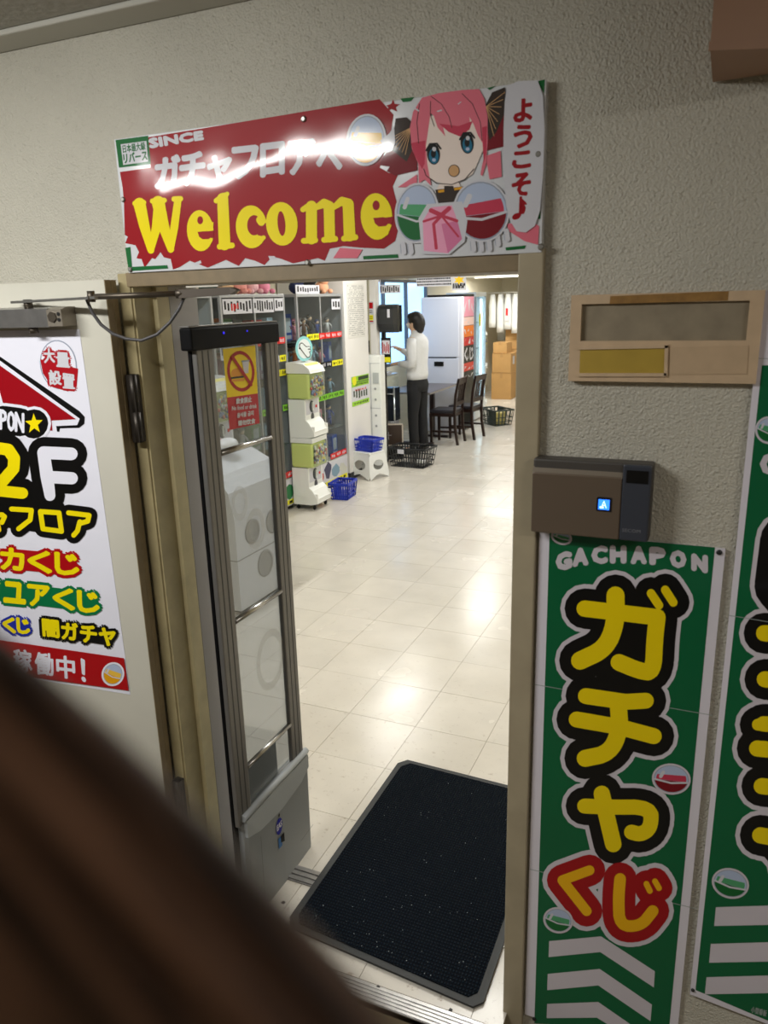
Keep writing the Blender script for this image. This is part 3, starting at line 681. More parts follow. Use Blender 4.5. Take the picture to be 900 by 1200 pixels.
A.caps(BLK, KN, 6.8); A.h += .00002; A.poly(BLK, C5([(-80, 600), (480, 700), (600, 900), (450, 980), (-80, 900)])); A.h += .00002
A.caps(YEL, TW2+KN); A.caps(PWHT, FF)
def line(m_bg, m_fg, items, out, fat):
    if out > 1:
        A.caps(m_bg, [([(sum(p[0] for p in q_)/4, sum(p[1] for p in q_)/4) for ch, q_ in items], (items[0][1][3][1]-items[0][1][0][1])*.5)])
    for ch, q_ in items: A.text(m_bg, ch, q_, out, n=10)
    A.h += .00002
    for ch, q_ in items: A.text(m_fg, ch, q_, fat)
def row(chars, x0, x1, yl, yr, h_, f=C4):
    n_ = len(chars); w_ = (x1-x0)/n_; out = []
    for i, c_ in enumerate(chars):
        xa_ = x0+i*w_; xb_ = xa_+w_*.82
        if c_ == '！': xa_ += w_*.15; xb_ = xa_+w_*.16
        ya_ = yl+(yr-yl)*(i+.5)/n_
        out.append((c_, f([(xa_, ya_-h_/2-3), (xb_, ya_-h_/2+4), (xb_+4, ya_+h_/2+4), (xa_+4, ya_+h_/2-3)])))
    return out
R2 = ink('line_red', (172, 4, 16)); G2 = ink('line_green', (0, 112, 64)); B2_ = ink('line_blue', (28, 46, 158))
line(R2, YEL, row('カくじ', 4, 292, 280, 306, 72), 5.2, 1.5)
line(G2, YEL, row('ギュアくじ', -72, 362, 385, 440, 70), 5, 1.5)
line(B2_, YEL, row('くじ', 12, 112, 512, 522, 50), 4.2, 1.3)
line(BLK, YEL, row('闇ガチャ', 152, 418, 522, 562, 58), 4.6, 1.1)
A.poly(R2, C4([(-340, 500), (0, 568), (438, 632), (455, 746), (0, 683), (-340, 612)]))
line(R2, PWHT, row('稼働中！', 50, 352, 635, 680, 76), .1, .8)
A.part('capsule_picture'); a, b = C4([(400, 688)])[0]; capsule(a, b, 11, 12, ORG, LGLD, .4, PWHT)
A.build(po)

# ------------------------------------------------------------------ door closer and cable
STEEL = mat('closer_steel', (150, 148, 146), rough=.32, metal=.75, noise=(30, .2)); STEELD = mat('closer_dark', (92, 84, 74), rough=.4, metal=.7, noise=(40, .2))
dc = thing('door_closer', 'grey metal door closer on the door top with its jointed arm', 'door closer', tuple(lq(.25, 1.86, .02)), math.radians(5))
t = MB(STEEL); t.prism([lq(.145, 1.827, .0005), lq(.145, 1.827, .05), lq(.145, 1.873, .05), lq(.145, 1.878, .0005)], tuple(LD*.30)); t.build('body', dc, world=True)
t = MB(mat('closer_cap', (138, 130, 118), rough=.4, metal=.5)); t.prism([lq(.10, 1.829, .0005), lq(.10, 1.829, .053), lq(.10, 1.87, .053), lq(.10, 1.877, .03), lq(.10, 1.877, .0005)], tuple(LD*.0455)); t.build('end_cap', dc, world=True)
t = MB(STEELD); t.tube([lq(.128, 1.852, .053), lq(.128, 1.852, .0565)], .014, 6, False).build('hex_plug', dc, world=True)
t = MB(mat('valve_black', (20, 20, 20), rough=.4)); t.tube([lq(.1085, 1.859, .053), lq(.1085, 1.859, .0545)], .005, 8).tube([lq(.1085, 1.845, .053), lq(.1085, 1.845, .0545)], .005, 8).build('valve', dc, world=True)
J = ony(107, 348, 1.47); PIV = lq(.22, 1.885, .03)
t = MB(STEELD); t.tube([PIV-Vector((0, 0, .014)), PIV+Vector((0, 0, .012))], .011, 10)
q1 = ony(160, 386, 1.5); t.tube([lq(.215, 1.827, .03), lq(.215, 1.812, .03)], .012, 8).build('spindle', dc, world=True)
t = MB(mat('closer_bright', (190, 190, 188), rough=.25, metal=.85)); t.bar(PIV+Vector((-.05, 0, .006)), J+Vector((.02, 0, -.002)), .020, .006).build('lower_arm', dc, world=True)
J2 = ony(212, 344, 1.57); J3 = ony(272, 341, 1.60)
t = MB(STEELD); t.tube([J, J2], .0072, 10).tube([J+Vector((0, 0, -.012)), J+Vector((0, 0, .014))], .009, 10).tube([J2-(J2-J).normalized()*.012, J2+(J2-J).normalized()*.012], .0115, 10).build('upper_arm', dc, world=True)
t = MB(mat('bracket_dark', (84, 76, 68), rough=.5, metal=.5)); t.prism([J2+Vector((0, -.010, .009)), J3+Vector((0, -.010, .009)), J3+Vector((.02, -.010, .002)), J3+Vector((0, -.010, -.008)), J2+Vector((0, -.010, -.011))], (0, .02, 0)); t.build('bracket', dc, world=True)
t = MB(mat('bracket_tag', (205, 200, 188), rough=.5)); t.box(J2.x+.005, J2.x+.10, 1.585, 1.603, J2.z+.0135, J2.z+.017).build('white_plate', dc, world=True)
cb = []
for x, y in ((106, 342), (102, 352), (108, 366), (118, 380), (132, 391), (148, 397), (166, 399), (184, 392), (199, 378), (210, 362), (216, 348)):
    cb.append(ony(x, y, 1.50+.08*(x-106)/110))
MB(mat('cable_grey', (74, 72, 74), rough=.45)).tube(cb, .0042, 8).build('drooping_cable', dc, world=True)

# ------------------------------------------------------------------ brown flap close to the lens
def fl_pt(x, y, d): r_ = ray(x, y); return CAM+r_*(d/FPX)
FLM = mat('brown_leather', (84, 54, 38), rough=.5, bump=(90, .0004))
def streaks():
    N = FLM.node_tree.nodes; L = FLM.node_tree.links; g_ = [n for n in N if n.type == 'NEW_GEOMETRY'][0]; b_ = N['Principled BSDF']
    a_ = fl_pt(100, 900, .09); e1 = (fl_pt(300, 1100, .09)-a_).normalized(); e2 = (fl_pt(0, 1000, .09)-a_).normalized()
    d1 = N.new('ShaderNodeVectorMath'); d1.operation = 'DOT_PRODUCT'; d1.inputs[1].default_value = e1*14; L.new(g_.outputs['Position'], d1.inputs[0])
    d2 = N.new('ShaderNodeVectorMath'); d2.operation = 'DOT_PRODUCT'; d2.inputs[1].default_value = e2*130; L.new(g_.outputs['Position'], d2.inputs[0])
    cx_ = N.new('ShaderNodeCombineXYZ'); L.new(d1.outputs['Value'], cx_.inputs[0]); L.new(d2.outputs['Value'], cx_.inputs[1])
    t_ = N.new('ShaderNodeTexNoise'); t_.inputs['Scale'].default_value = 1.0; t_.inputs['Detail'].default_value = 3; L.new(cx_.outputs[0], t_.inputs['Vector'])
    r_ = N.new('ShaderNodeMapRange'); r_.inputs[1].default_value = .36; r_.inputs[2].default_value = .66; L.new(t_.outputs['Fac'], r_.inputs[0])
    m_ = N.new('ShaderNodeMix'); m_.data_type = 'RGBA'; m_.inputs[6].default_value = rgb((42, 28, 22)); m_.inputs[7].default_value = rgb((132, 96, 74))
    L.new(r_.outputs[0], m_.inputs[0]); L.new(m_.outputs[2], b_.inputs['Base Color'])
streaks()
edge = [(-60, 690), (0, 742), (60, 792), (130, 852), (200, 918), (262, 980), (325, 1044), (388, 1110), (445, 1176), (492, 1240), (530, 1300)]
fp = MB(FLM); rs = []
for i, (ex, ey) in enumerate(edge):
    nx, ny = -.72, .69; r_ = []
    lean = .010-.020*i/10      # the far end tips back, the near end comes forward
    for k, (off, dep) in enumerate(((0, .100), (6, .093), (20, .089), (50, .087), (80, .090), (110, .0855), (150, .089), (200, .086), (260, .090), (330, .088), (420, .092), (520, .092))):
        r_.append(fl_pt(ex+nx*off, ey+ny*off, dep+lean))
    for k, (off, dep) in enumerate(((520, .106), (300, .106), (100, .106), (20, .105))): r_.append(fl_pt(ex+nx*off, ey+ny*off, dep+lean))
    rs.append(r_)
fp.rings(rs)
tag(fp.build('leather_flap'), 'dark brown creased flap, blurred, crossing the lower left corner right in front of the lens', 'flap')
# SPLIT-2
# ------------------------------------------------------------------ security gate inside the doorway
GM = mat('gate_aluminium', (116, 114, 111), rough=.45, metal=.4, noise=(30, .08)); GP = mat('gate_plastic', (138, 142, 144), rough=.45)
BK = mat('black_plastic', (10, 10, 12), rough=.6, spec=.12)
gt = thing('security_gate', 'grey framed anti theft gate with clear panel and black top, left in the doorway', 'security gate', (-1.22, 1.80, 0))
GX = -1.205
def bld(mb, n, p=gt): return mb.build(n, p, world=True)
for y0, y1 in ((1.584, 1.655), (1.905, 1.975)):
    u = MB(GM).box(GX-.016, GX, y0, y1, 0.36, 1.765, bev=.004); u.use(mat('groove', (70, 70, 70), rough=.5, metal=.4)).box(GX-.0155, GX+.0006, y0+.022, y0+.026, .37, 1.76).box(GX-.0155, GX+.0006, y0+.046, y0+.050, .37, 1.76)
    bld(u, 'upright')
bld(MB(BK).box(GX-.027, GX-.0165, 1.583, 1.650, .02, 1.765, bev=.002), 'rubber_edge')
cap = bld(MB(BK).box(GX-.032, GX+.004, 1.563, 1.980, 1.762, 1.818, bev=.005), 'top_cap')
MB(GM).box(GX-.030, GX, 1.563, 1.978, 1.8185, 1.822, bev=.001).build('cap_trim', gt, world=True)
for y, r_ in ((1.70, .004), (1.81, .003)): MB(mat('blue_led', (40, 30, 255), emit=.9)).ball((GX+.0045, y, 1.80), .001, r_, r_*.8).build('indicator_light', cap, world=True)
for z in (1.488, 1.03-.03, .527):
    MB(mat('bright_rod', (170, 168, 164), rough=.22, metal=.9)).tube([(GX-.006, 1.653, z), (GX-.006, 1.907, z)], .0085, 10).build('cross_rod', gt, world=True)
bld(MB(glass('gate_acrylic', (224, 228, 232), .10, .03, 1.0)).box(GX-.0135, GX-.0095, 1.656, 1.905, .40, 1.762), 'clear_panel')
rng = MB(mat('frosted_print', (205, 205, 200), rough=.6, alpha=.28))
for (cy_, cz_, ro, ri) in ((1.80, 1.235, .062, .04), (1.73, 1.33, .05, .03), (1.83, .80, .10, .075)):
    n_ = 28
    V = [rng.bm.verts.new((GX-.0090, cy_+r_*math.cos(2*PI*k/n_)*.8, cz_+r_*math.sin(2*PI*k/n_))) for r_ in (ri, ro) for k in range(n_)]
    for k in range(n_): rng.bm.faces.new([V[k], V[(k+1) % n_], V[n_+(k+1) % n_], V[n_+k]])
bld(rng, 'frosted_print')
bs = MB(GP)
def bsec(y, x0_, x1_, zt_): return [(x0_, y, .0), (x1_, y, .0), (x1_+.004, y, .30), (x1_-.002, y, zt_-.02), (x1_-.010, y, zt_), (x0_+.010, y, zt_), (x0_, y, zt_-.02), (x0_-.002, y, .30)]
bs.rings([bsec(1.600, GX-.03, GX-.002, .36), bsec(1.615, GX-.034, GX+.006, .385), bsec(1.80, GX-.036, GX+.010, .39), bsec(1.975, GX-.034, GX+.006, .385), bsec(1.992, GX-.03, GX-.002, .36)], smooth=False)
bso = bld(bs, 'base')
MB(GP).box(GX-.026, GX-.020, 1.66, 1.84, .38, .505).build('rear_plate', bso, world=True)
cv = MB(mat('gate_cover', (162, 167, 170), rough=.4))
pts = [(GX+.0125, 1.606, .372), (GX+.0135, 1.80, .378), (GX+.0125, 1.984, .372), (GX+.0125, 1.984, .325), (GX+.0145, 1.93, .30), (GX+.0150, 1.80, .285), (GX+.0145, 1.67, .295), (GX+.0125, 1.606, .315)]
cv.prism(pts, (-.012, 0, 0)); cv.tube([(GX+.002, 1.600, .384), (GX+.002, 1.988, .384)], .012, 8); cv.build('moulded_top', bso, world=True)
Ag = Art(lambda x, y: Vector((GX+.0106+.0134*y, x, y)), (1, 0, 0), .0, .0003)
Ag.part('oval_badge'); Ag.ell(ink('badge_blue', (38, 40, 150)), 1.775, .235, .019, .03); Ag.ell(mat('led_dot', (40, 34, 30)), 1.778, .275, .004, .006)
Ag.text(ink('white'), 'EAS', [(1.760, .247), (1.790, .249), (1.790, .228), (1.760, .226)], .001)
Ag.part('small_sticker'); Ag.poly(ink('sticker_blue', (60, 110, 170)), [(1.763, .195), (1.785, .195), (1.785, .155), (1.763, .155)]); Ag.poly(BLK, [(1.778, .195), (1.800, .195), (1.800, .160), (1.778, .170)])
Ag.part('seam_line'); Ag.poly(mat('seam', (96, 98, 100)), [(1.90, .085), (1.988, .088), (1.988, .086), (1.90, .083)]); Ag.poly(mat('seam'), [(1.665, .28), (1.667, .28), (1.667, .01), (1.665, .01)])
Ag.build(gt)
# notice sheet on the panel
GXN = GX-.0088
def gpx(x, y): p = onx(x, y, GXN); return p
A = Art(gpx, (1, 0, 0), 0, .0002)
A.part('notice_sheet')
A.poly(ink('notice_yellow', (246, 214, 0)), [(261, 409), (299, 405), (302, 461), (266, 466)])
A.poly(ink('notice_red', (190, 40, 56)), [(266, 466), (302, 461), (304, 496), (269, 504)])
cx, cy = 282, 435
A.ell(R2, cx, cy, 16, 24, -.1, 30).ell(ink('notice_yellow'), cx, cy, 12.8, 19.8, -.1, 30)
A.ell(ink('bun', (226, 150, 40)), 277.5, 437, 7, 5.5).poly(ink('bun'), [(270.5, 437), (284.5, 436), (284.5, 440), (270.5, 441)]).caps(BLK, [([(271, 443), (284, 441.5)], 1.1)]).caps(ink('bun'), [([(272, 446), (285, 445)], 1.3)])
A.poly(WHT, [(283, 423), (291, 422), (290.5, 437), (285.5, 438)]).caps(GRY, [([(283, 423.5), (291, 422.5)], .9)])
A.caps(R2, [([(271.5, 418), (293.5, 451)], 1.7)])
A.text(WHT, '飲食禁止', [(276, 467), (294, 464.5), (294, 471), (276, 473.5)], .3)
A.text(WHT, 'No food or drink', [(271, 476), (300, 473), (300, 478), (271, 481)], .12)
A.text(WHT, '음식물 금지', [(277, 484), (296, 481), (296, 486.5), (277, 489.5)], .2)
A.text(WHT, '请勿饮食', [(278, 493), (298, 490), (298, 496), (278, 499)], .3)
A.build(gt)

# ------------------------------------------------------------------ door mat
dm = thing('door_mat', 'dark ribbed rubber edged entrance mat lying across the threshold', 'mat', (-.775, 2.10, 0))
m1 = [(-1.100, 1.66), (-1.078, 1.625), (-.475, 1.575), (-.452, 1.60), (-.455, 2.53), (-.480, 2.56), (-1.07, 2.582), (-1.10, 2.545)]
RUB = mat('mat_rubber', (27, 30, 31), rough=.55)
b = MB(RUB).prism([(x, y, .0045) for x, y in m1], (0, 0, .0065)); bld(b, 'rubber_border', dm)
cm = mat('mat_pile', (14, 22, 32), rough=.95, spec=.1, noise=(160, .45))
def ribmat():
    N = cm.node_tree.nodes; L = cm.node_tree.links; g_ = [n for n in N if n.type == 'NEW_GEOMETRY'][0]; b_ = N['Principled BSDF']
    wv = N.new('ShaderNodeTexWave'); wv.wave_type = 'BANDS'; wv.bands_direction = 'Y'; wv.inputs['Scale'].default_value = 26; wv.inputs['Distortion'].default_value = 1.4; wv.inputs['Detail Scale'].default_value = 6
    L.new(g_.outputs['Position'], wv.inputs['Vector'])
    w2 = N.new('ShaderNodeTexWave'); w2.wave_type = 'BANDS'; w2.bands_direction = 'X'; w2.inputs['Scale'].default_value = 34; w2.inputs['Distortion'].default_value = 2
    L.new(g_.outputs['Position'], w2.inputs['Vector'])
    mu_ = N.new('ShaderNodeMath'); mu_.operation = 'MULTIPLY'; L.new(wv.outputs['Fac'], mu_.inputs[0]); L.new(w2.outputs['Fac'], mu_.inputs[1])
    bp = N.new('ShaderNodeBump'); bp.inputs['Distance'].default_value = .006; L.new(mu_.outputs[0], bp.inputs['Height']); L.new(bp.outputs[0], b_.inputs['Normal'])
    mx = N.new('ShaderNodeMix'); mx.data_type = 'RGBA'; mx.inputs[6].default_value = rgb((8, 13, 20)); mx.inputs[7].default_value = rgb((26, 38, 50))
    L.new(mu_.outputs[0], mx.inputs[0]); L.new(mx.outputs[2], b_.inputs['Base Color'])
ribmat()
cxm, cym = -.777, 2.08
b = MB(cm).prism([(cxm+(x-cxm)*.93, cym+(y-cym)*.955, .010) for x, y in m1], (0, 0, .0035)); bld(b, 'pile', dm)
b = MB(mat('lint', (170, 180, 185)))
for k in range(80):
    x, y = random.uniform(-1.03, -.50), random.uniform(1.64, 2.5); y = y if random.random() < .4 else 1.62+abs(random.gauss(0, .28)); y = min(y, 2.5)
    s_ = random.uniform(.0005, .0011); b.box(x-s_, x+s_, y-s_, y+s_, .0135, .0142)
o = bld(b, 'lint', dm); o['kind'] = 'stuff'
# bits of debris by the threshold
for k, (px_, py_, r_) in enumerate(((332, 1058, .006), (443, 1157, .0055), (528, 1184, .005), (571, 1142, .007))):
    p = onz(px_, py_, 0)
    tag(MB(mat('grit', (24, 20, 18))).prism([(p.x-r_, p.y-r_*.6, .0003), (p.x+r_*.8, p.y-r_*.8, .0003), (p.x+r_, p.y+r_*.6, .0003), (p.x-r_*.5, p.y+r_, .0003)], (0, 0, .0025)).build('grit_fleck'),
        ['black fleck on the floor at the foot of the security gate', 'black fleck on the floor just below the left half of the door mat', 'black fleck on the floor below the right half of the door mat', 'dark fleck between the door mat and the right door jamb'][k], 'debris')
# SPLIT-3
# ------------------------------------------------------------------ ceiling fixtures
FXB = mat('fixture_white', (236, 236, 232), rough=.4); TUBE = mat('tube_glow', (255, 252, 240), emit=2.6)
def fixture(loc, along_y, label, drop=0):
    f = thing('ceiling_light', label, 'light fixture', loc, 0 if not along_y else PI/2, 'fluorescent ceiling fixtures')
    MB(FXB).box(-.62, .62, -.06, .06, -.035, 0, bev=.004).build('housing', f)
    MB(TUBE).tube([(-.585, 0, -.055), (.585, 0, -.055)], .015, 8).build('tube', f)
    e_ = MB(FXB); e_.box(-.61, -.585, -.02, .02, -.075, -.035).box(.585, .61, -.02, .02, -.075, -.035); e_.build('end_holder', f)
    if drop: 
        for x in (-.4, .4): MB(FXB).box(x-.008, x+.008, -.008, .008, 0, drop).build('hanger', f)
    return f
LL = ['first ceiling light inside the shop door, right row', 'first ceiling light inside the shop door, left row above the cases', 'second ceiling light of the shop middle row', 'second ceiling light of the left row above the white pillar', 'third ceiling light of the shop middle row', 'third ceiling light of the left row above the table', 'last ceiling light of the shop middle row', 'nearer ceiling light by the right wall of the shop', 'farther ceiling light by the right wall of the shop']
for p, l_ in zip(SHOP_LAMPS, LL): fixture((p[0], p[1], 2.62), True, l_)
f = fixture((-3.60, 13.7, 2.285), False, 'white fluorescent fixture hanging over the plastic bags at the back', .335); del f['group']
fixture((-1.75, .36, 2.516), False, 'corridor ceiling light left, the one mirrored in the welcome sign')
fixture((1.5, .1, 2.516), False, 'corridor ceiling light right, beyond the green banners')

# ------------------------------------------------------------------ glass display cases
CFR = mat('case_aluminium', (176, 178, 180), rough=.35, metal=.5); CGL = glass('case_glass', (240, 243, 243), .02, .01, .4)
CBK = mat('case_interior', (170, 172, 176), rough=.5); CSH = glass('shelf_glass', (210, 226, 226), .15, .05, .6)
LR = ink('tag_red', (214, 34, 30)); LY = ink('tag_yellow', (232, 226, 30)); LG = ink('tag_green', (120, 190, 40)); LB = ink('tag_black', (20, 20, 22))
def marks(mb, m, x, y0, y1, z0, z1, n):
    mb.use(m)
    for k in range(n):
        y = y0+(y1-y0)*(k+.5)/n+random.uniform(-.004, .004); w_ = (y1-y0)/n*.28; h_ = (z1-z0)
        a_, b_ = z0+h_*random.uniform(0, .3), z1-h_*random.uniform(0, .3)
        mb.box(x, x+.0006, y-w_, y+w_, a_, b_)
def case(y0, y1, label, strips, print_cols):
    c_ = thing('display_case', label, 'display case', (-3.85, (y0+y1)/2, 0))
    X0, X1 = -4.12, -3.6
    b_ = lambda m, n: m.build(n, c_, world=True)
    b_(MB(mat('case_base', (206, 206, 202), rough=.5)).box(X0, X1-.004, y0, y1, .04, .30, bev=.003), 'base')
    b_(MB(BLK).box(X0+.03, X1-.03, y0+.02, y1-.02, 0, .04), 'plinth')
    b_(MB(CFR).box(X0, X1, y0, y1, 1.925, 1.95, bev=.002), 'top_frame')
    for x_ in (X0, X1-.022):
        for y_ in (y0, y1-.022): b_(MB(CFR).box(x_, x_+.022, y_, y_+.022, .30, 1.925), 'post')
    ym = (y0+y1)/2
    b_(MB(CFR).box(X1-.014, X1-.002, ym-.009, ym+.009, .30, 1.925), 'door_stile')
    b_(MB(CGL).box(X1-.008, X1-.004, y0+.022, ym-.010, .30, 1.925), 'glass_door')
    b_(MB(CGL).box(X1-.013, X1-.009, ym+.010, y1-.022, .30, 1.925), 'glass_door')
    b_(MB(CGL).box(X0+.022, X1-.022, y0+.004, y0+.008, .30, 1.925), 'side_glass')
    b_(MB(mat('case_side', (160, 164, 170), rough=.5)).box(X0+.022, X1-.022, y1-.008, y1-.004, .30, 1.925), 'side_panel')
    b_(MB(CBK).box(X0, X0+.012, y0+.022, y1-.022, .30, 1.925), 'back_panel')
    for z_ in (.62, .93, 1.24, 1.52): b_(MB(CSH).box(X0+.03, X1-.03, y0+.024, y1-.024, z_-.006, z_), 'shelf')
    for z_, spec in strips:
        n_ = len(spec); dy_ = (y1-y0-.06)/n_
        for k, ch in enumerate(spec):
            m_ = {'r': LR, 'y': LY, 'g': LG, 'k': LB, 'w': WHT}.get(ch)
            if not m_: continue
            ya = y0+.03+k*dy_
            t_ = MB(m_).box(X1+.0005, X1+.003, ya+.004, ya+dy_-.004, z_-.028, z_+.028); marks(t_, WHT if ch in 'rk' else BLK, X1+.003, ya+.02, ya+dy_-.02, z_-.018, z_+.018, 3); b_(t_, 'price_tag')
    # poster along the base
    t_ = MB(WHT).box(X1-.0035, X1-.001, y0+.02, y1-.02, .05, .29)
    for k, cc in enumerate(print_cols):
        m_ = ink('case_print_%d_%d_%d' % cc, cc); t_.use(m_); u0 = y0+.03+k*(y1-y0-.06)/len(print_cols); ww = (y1-y0-.06)/len(print_cols)
        zc_ = random.uniform(.14, .22); cy_ = u0+ww/2
        t_.prism([(X1-.001, cy_+math.cos(a_)*ww*.55*random.uniform(.6, 1.1), zc_+math.sin(a_)*.085*random.uniform(.6, 1.1)) for a_ in [2*PI*q_/9 for q_ in range(9)]], (.0006+.0002*k, 0, 0))
    t_.use(LY).box(X1-.001, X1+.0012, y0+.03, y1-.03, .055, .10); marks(t_, BLK, X1+.0012, y0+.05, y1-.05, .058, .098, 9)
    b_(t_, 'base_poster')
    return c_
C1 = case(6.26, 7.18, 'glass display case behind the two-tier capsule machine, beside the white text pillar', [(1.555, 'kyyrrrr'), (1.275, '.yykkyy'), (.96, '..ggggg'), (.34, '....rrr')], [(238, 190, 30), (190, 60, 40), (60, 60, 90), (120, 150, 170), (200, 200, 190)])
C0 = case(5.08, 6.05, 'glass display case just left of the capsule machine, white picture strips at its top', [(1.555, '....r.rr'), (1.40, '......wy'), (1.275, '......yy'), (.96, 'gg..gg.g'), (.34, 'rrr.rrrr')], [(240, 140, 30), (60, 130, 60), (60, 60, 60), (200, 200, 200), (40, 120, 70)])
CA = case(4.02, 4.98, 'glass display case standing left of the others, seen over and through the security gate', [(1.275, '..yy'), (.96, 'gg.g')], [(200, 60, 40), (230, 200, 60), (70, 80, 120)])
def strip_sheet(y0, y1, z0, z1, n, label, red=None):
    s_ = MB(WHT).box(-3.5995, -3.597, y0, y1, z0, z1); marks(s_, BLK, -3.597, y0+.01, y1-.01, z0+.01, z1-.01, n)
    if red: marks(s_, LR, -3.5965, red[0], red[1], z0+.02, z1-.03, 4)
    return tag(s_.build('picture_strip'), label, 'label strip')
strip_sheet(5.11, 5.52, 1.80, 1.915, 9, 'white strip of tiny black figures, left one at the top of the middle glass case', (5.22, 5.33))
strip_sheet(5.54, 5.86, 1.80, 1.915, 8, 'white strip of tiny black figures, right one at the top of the middle glass case')
strip_sheet(5.875, 6.02, 1.81, 1.915, 3, 'pale green label at the top right of the middle glass case')
strip_sheet(5.03, 5.085, 1.45, 1.68, 2, 'narrow white label hanging down the post left of the middle glass case')
strip_sheet(6.95, 7.14, 1.80, 1.90, 3, 'pale label at the top right of the glass case beside the white pillar')

# toys and boxes inside the cases
random.seed(11)
TC = [('white', (214, 214, 214)), ('red', (180, 40, 36)), ('orange', (214, 120, 50)), ('blue', (60, 90, 170)), ('pink', (226, 150, 170)), ('green', (80, 140, 80)), ('brown', (110, 74, 50)), ('black', (34, 34, 38)), ('yellow', (226, 200, 70)), ('purple', (100, 70, 120)), ('grey', (130, 134, 140)), ('pale blue', (160, 190, 214))]
ORD = ['lowest', 'second', 'third', 'fourth', 'top']
def figurine(loc, c, h, rz, label, grp):
    m_ = mat('toy_'+c[0].replace(' ', '_'), c[1], rough=.4); m2 = mat('toy_skin', (226, 196, 170), rough=.5); m3 = mat('toy_hair_'+c[0].replace(' ', '_'), tuple(int(q*.55) for q in c[1]), rough=.5)
    t = thing('figurine', label, 'figurine', loc, rz, grp)
    MB(mat('toy_base', (30, 30, 32))).lathe((0, 0, 0), [(h*.24, 0), (h*.24, h*.05), (h*.22, h*.06)], 12).build('base', t)
    b_ = MB(m_); b_.tube([(-.05*h, 0, h*.06), (-.05*h, 0, h*.40)], [.045*h, .06*h], 6).tube([(.06*h, .01*h, h*.06), (.05*h, 0, h*.40)], [.045*h, .06*h], 6).tube([(0, 0, h*.36), (0, 0, h*.55), (0, 0, h*.72)], [.12*h, .09*h, .10*h], 8)
    b_.tube([(-.09*h, 0, h*.70), (-.20*h, .05*h, h*.60), (-.24*h, .10*h, h*.74)], [.04*h, .035*h, .03*h], 6).tube([(.09*h, 0, h*.70), (.20*h, .04*h, h*.58), (.18*h, .12*h, h*.46)], [.04*h, .035*h, .03*h], 6); b_.build('body', t)
    MB(m2).ball((0, 0, h*.84), .10*h, .10*h, .115*h).build('head', t)
    MB(m3).ball((-.02*h, 0, h*.875), .115*h, .12*h, .105*h).build('hair', t)
    return t
def toybox(loc, c, h, rz, label, grp):
    m_ = mat('toy_'+c[0].replace(' ', '_'), c[1], rough=.4)
    t = thing('toy_box', label, 'toy box', loc, rz, grp)
    MB(m_).box(-.05, .05, -.07, .07, 0, h, bev=.002).build('carton', t)
    MB(mat('toy_window', (190, 200, 205), rough=.15)).box(.0502, .0515, -.045, .045, h*.3, h*.85).build('front_window', t)
    MB(WHT).box(.0502, .0518, -.05, .05, h*.06, h*.2).build('title_band', t)
    return t
for cname, cy0, cy1 in (('case beside the white pillar', 6.33, 7.10), ('middle glass case', 5.16, 5.97), ('left glass case', 4.08, 4.92)):
    for si, z_ in enumerate((.305, .62, .93, 1.24, 1.52)):
        cs = random.sample(TC, 5)
        for k in range(5):
            y_ = cy0+(cy1-cy0)*(k+.5)/5; h_ = random.uniform(.19, .25); fig = random.random() < .55
            kind = figurine if fig else toybox
            lab = '%s %s on the %s shelf of the %s' % (cs[k][0], 'figurine' if fig else 'toy box', ORD[si], cname)
            kind((-3.715+random.uniform(-.03, .02), y_, z_+.0005), cs[k], h_, random.uniform(-.3, .3), lab, 'toys in the glass cases')
            if cname[0] != 'l' and not (si == 4 and k == 4):
                c2 = TC[(TC.index(cs[k])+5+si) % 12]
                toybox((-3.93, y_, z_+.0005), c2, random.uniform(.2, .255), random.uniform(-.08, .08), '%s toy box behind the %s one, %s shelf, %s' % (c2[0], cs[k][0], ORD[si], cname), 'toys in the glass cases')
# soft toys on top of the cases
PL = [((24, 60, 50), 5.135), ((230, 190, 150), 5.36), ((244, 168, 160), 5.55), ((240, 190, 196), 5.73), ((236, 150, 176), 5.92), ((40, 50, 90), 6.52), ((30, 30, 32), 6.76), ((232, 172, 136), 7.02)]
PN = ['dark green', 'peach', 'pink', 'pale pink', 'rose', 'navy', 'black', 'tan']
for k, (c, y_) in enumerate(PL):
    m_ = mat('plush_%d' % k, c, rough=.9, bump=(200, .002)); r_ = .074
    where = 'on the middle glass case' if y_ < 6.1 else 'on the case beside the white pillar'
    t = thing('soft_toy', '%s soft toy %s, near y-end %s' % (PN[k], where, 'left' if k % 2 else 'right'), 'soft toy', (-3.74, y_, 1.9505), random.uniform(-.4, .4), 'soft toys on the cases')
    t['label'] = '%s round soft toy sitting %s' % (PN[k], where)
    MB(m_).ball((0, 0, r_*.85), r_, r_, r_*.85).build('body', t)
    MB(m_).ball((.03, 0, r_*1.75), r_*.72, r_*.78, r_*.66).build('head', t)
    for s_ in (-1, 1): MB(m_).ball((.03, s_*r_*.55, r_*2.3), r_*.2, r_*.24, r_*.3, 8, 6).build('ear', t)
    for s_ in (-1, 1): MB(m_).ball((.07, s_*r_*.7, r_*.35), r_*.4, r_*.3, r_*.3, 8, 6).build('foot', t)
    for s_ in (-1, 1): MB(BLK).ball((.03+r_*.66, s_*r_*.28, r_*1.85), .006, .008, .01, 6, 5).build('eye', t)
strip_ = MB(WHT).box(-3.61, -3.605, 6.27, 6.72, 1.951, 2.03); marks(strip_, BLK, -3.605, 6.29, 6.70, 1.96, 2.02, 9)
tag(strip_.build('picture_strip'), 'white strip with black figures standing on the case beside the pillar', 'label strip')
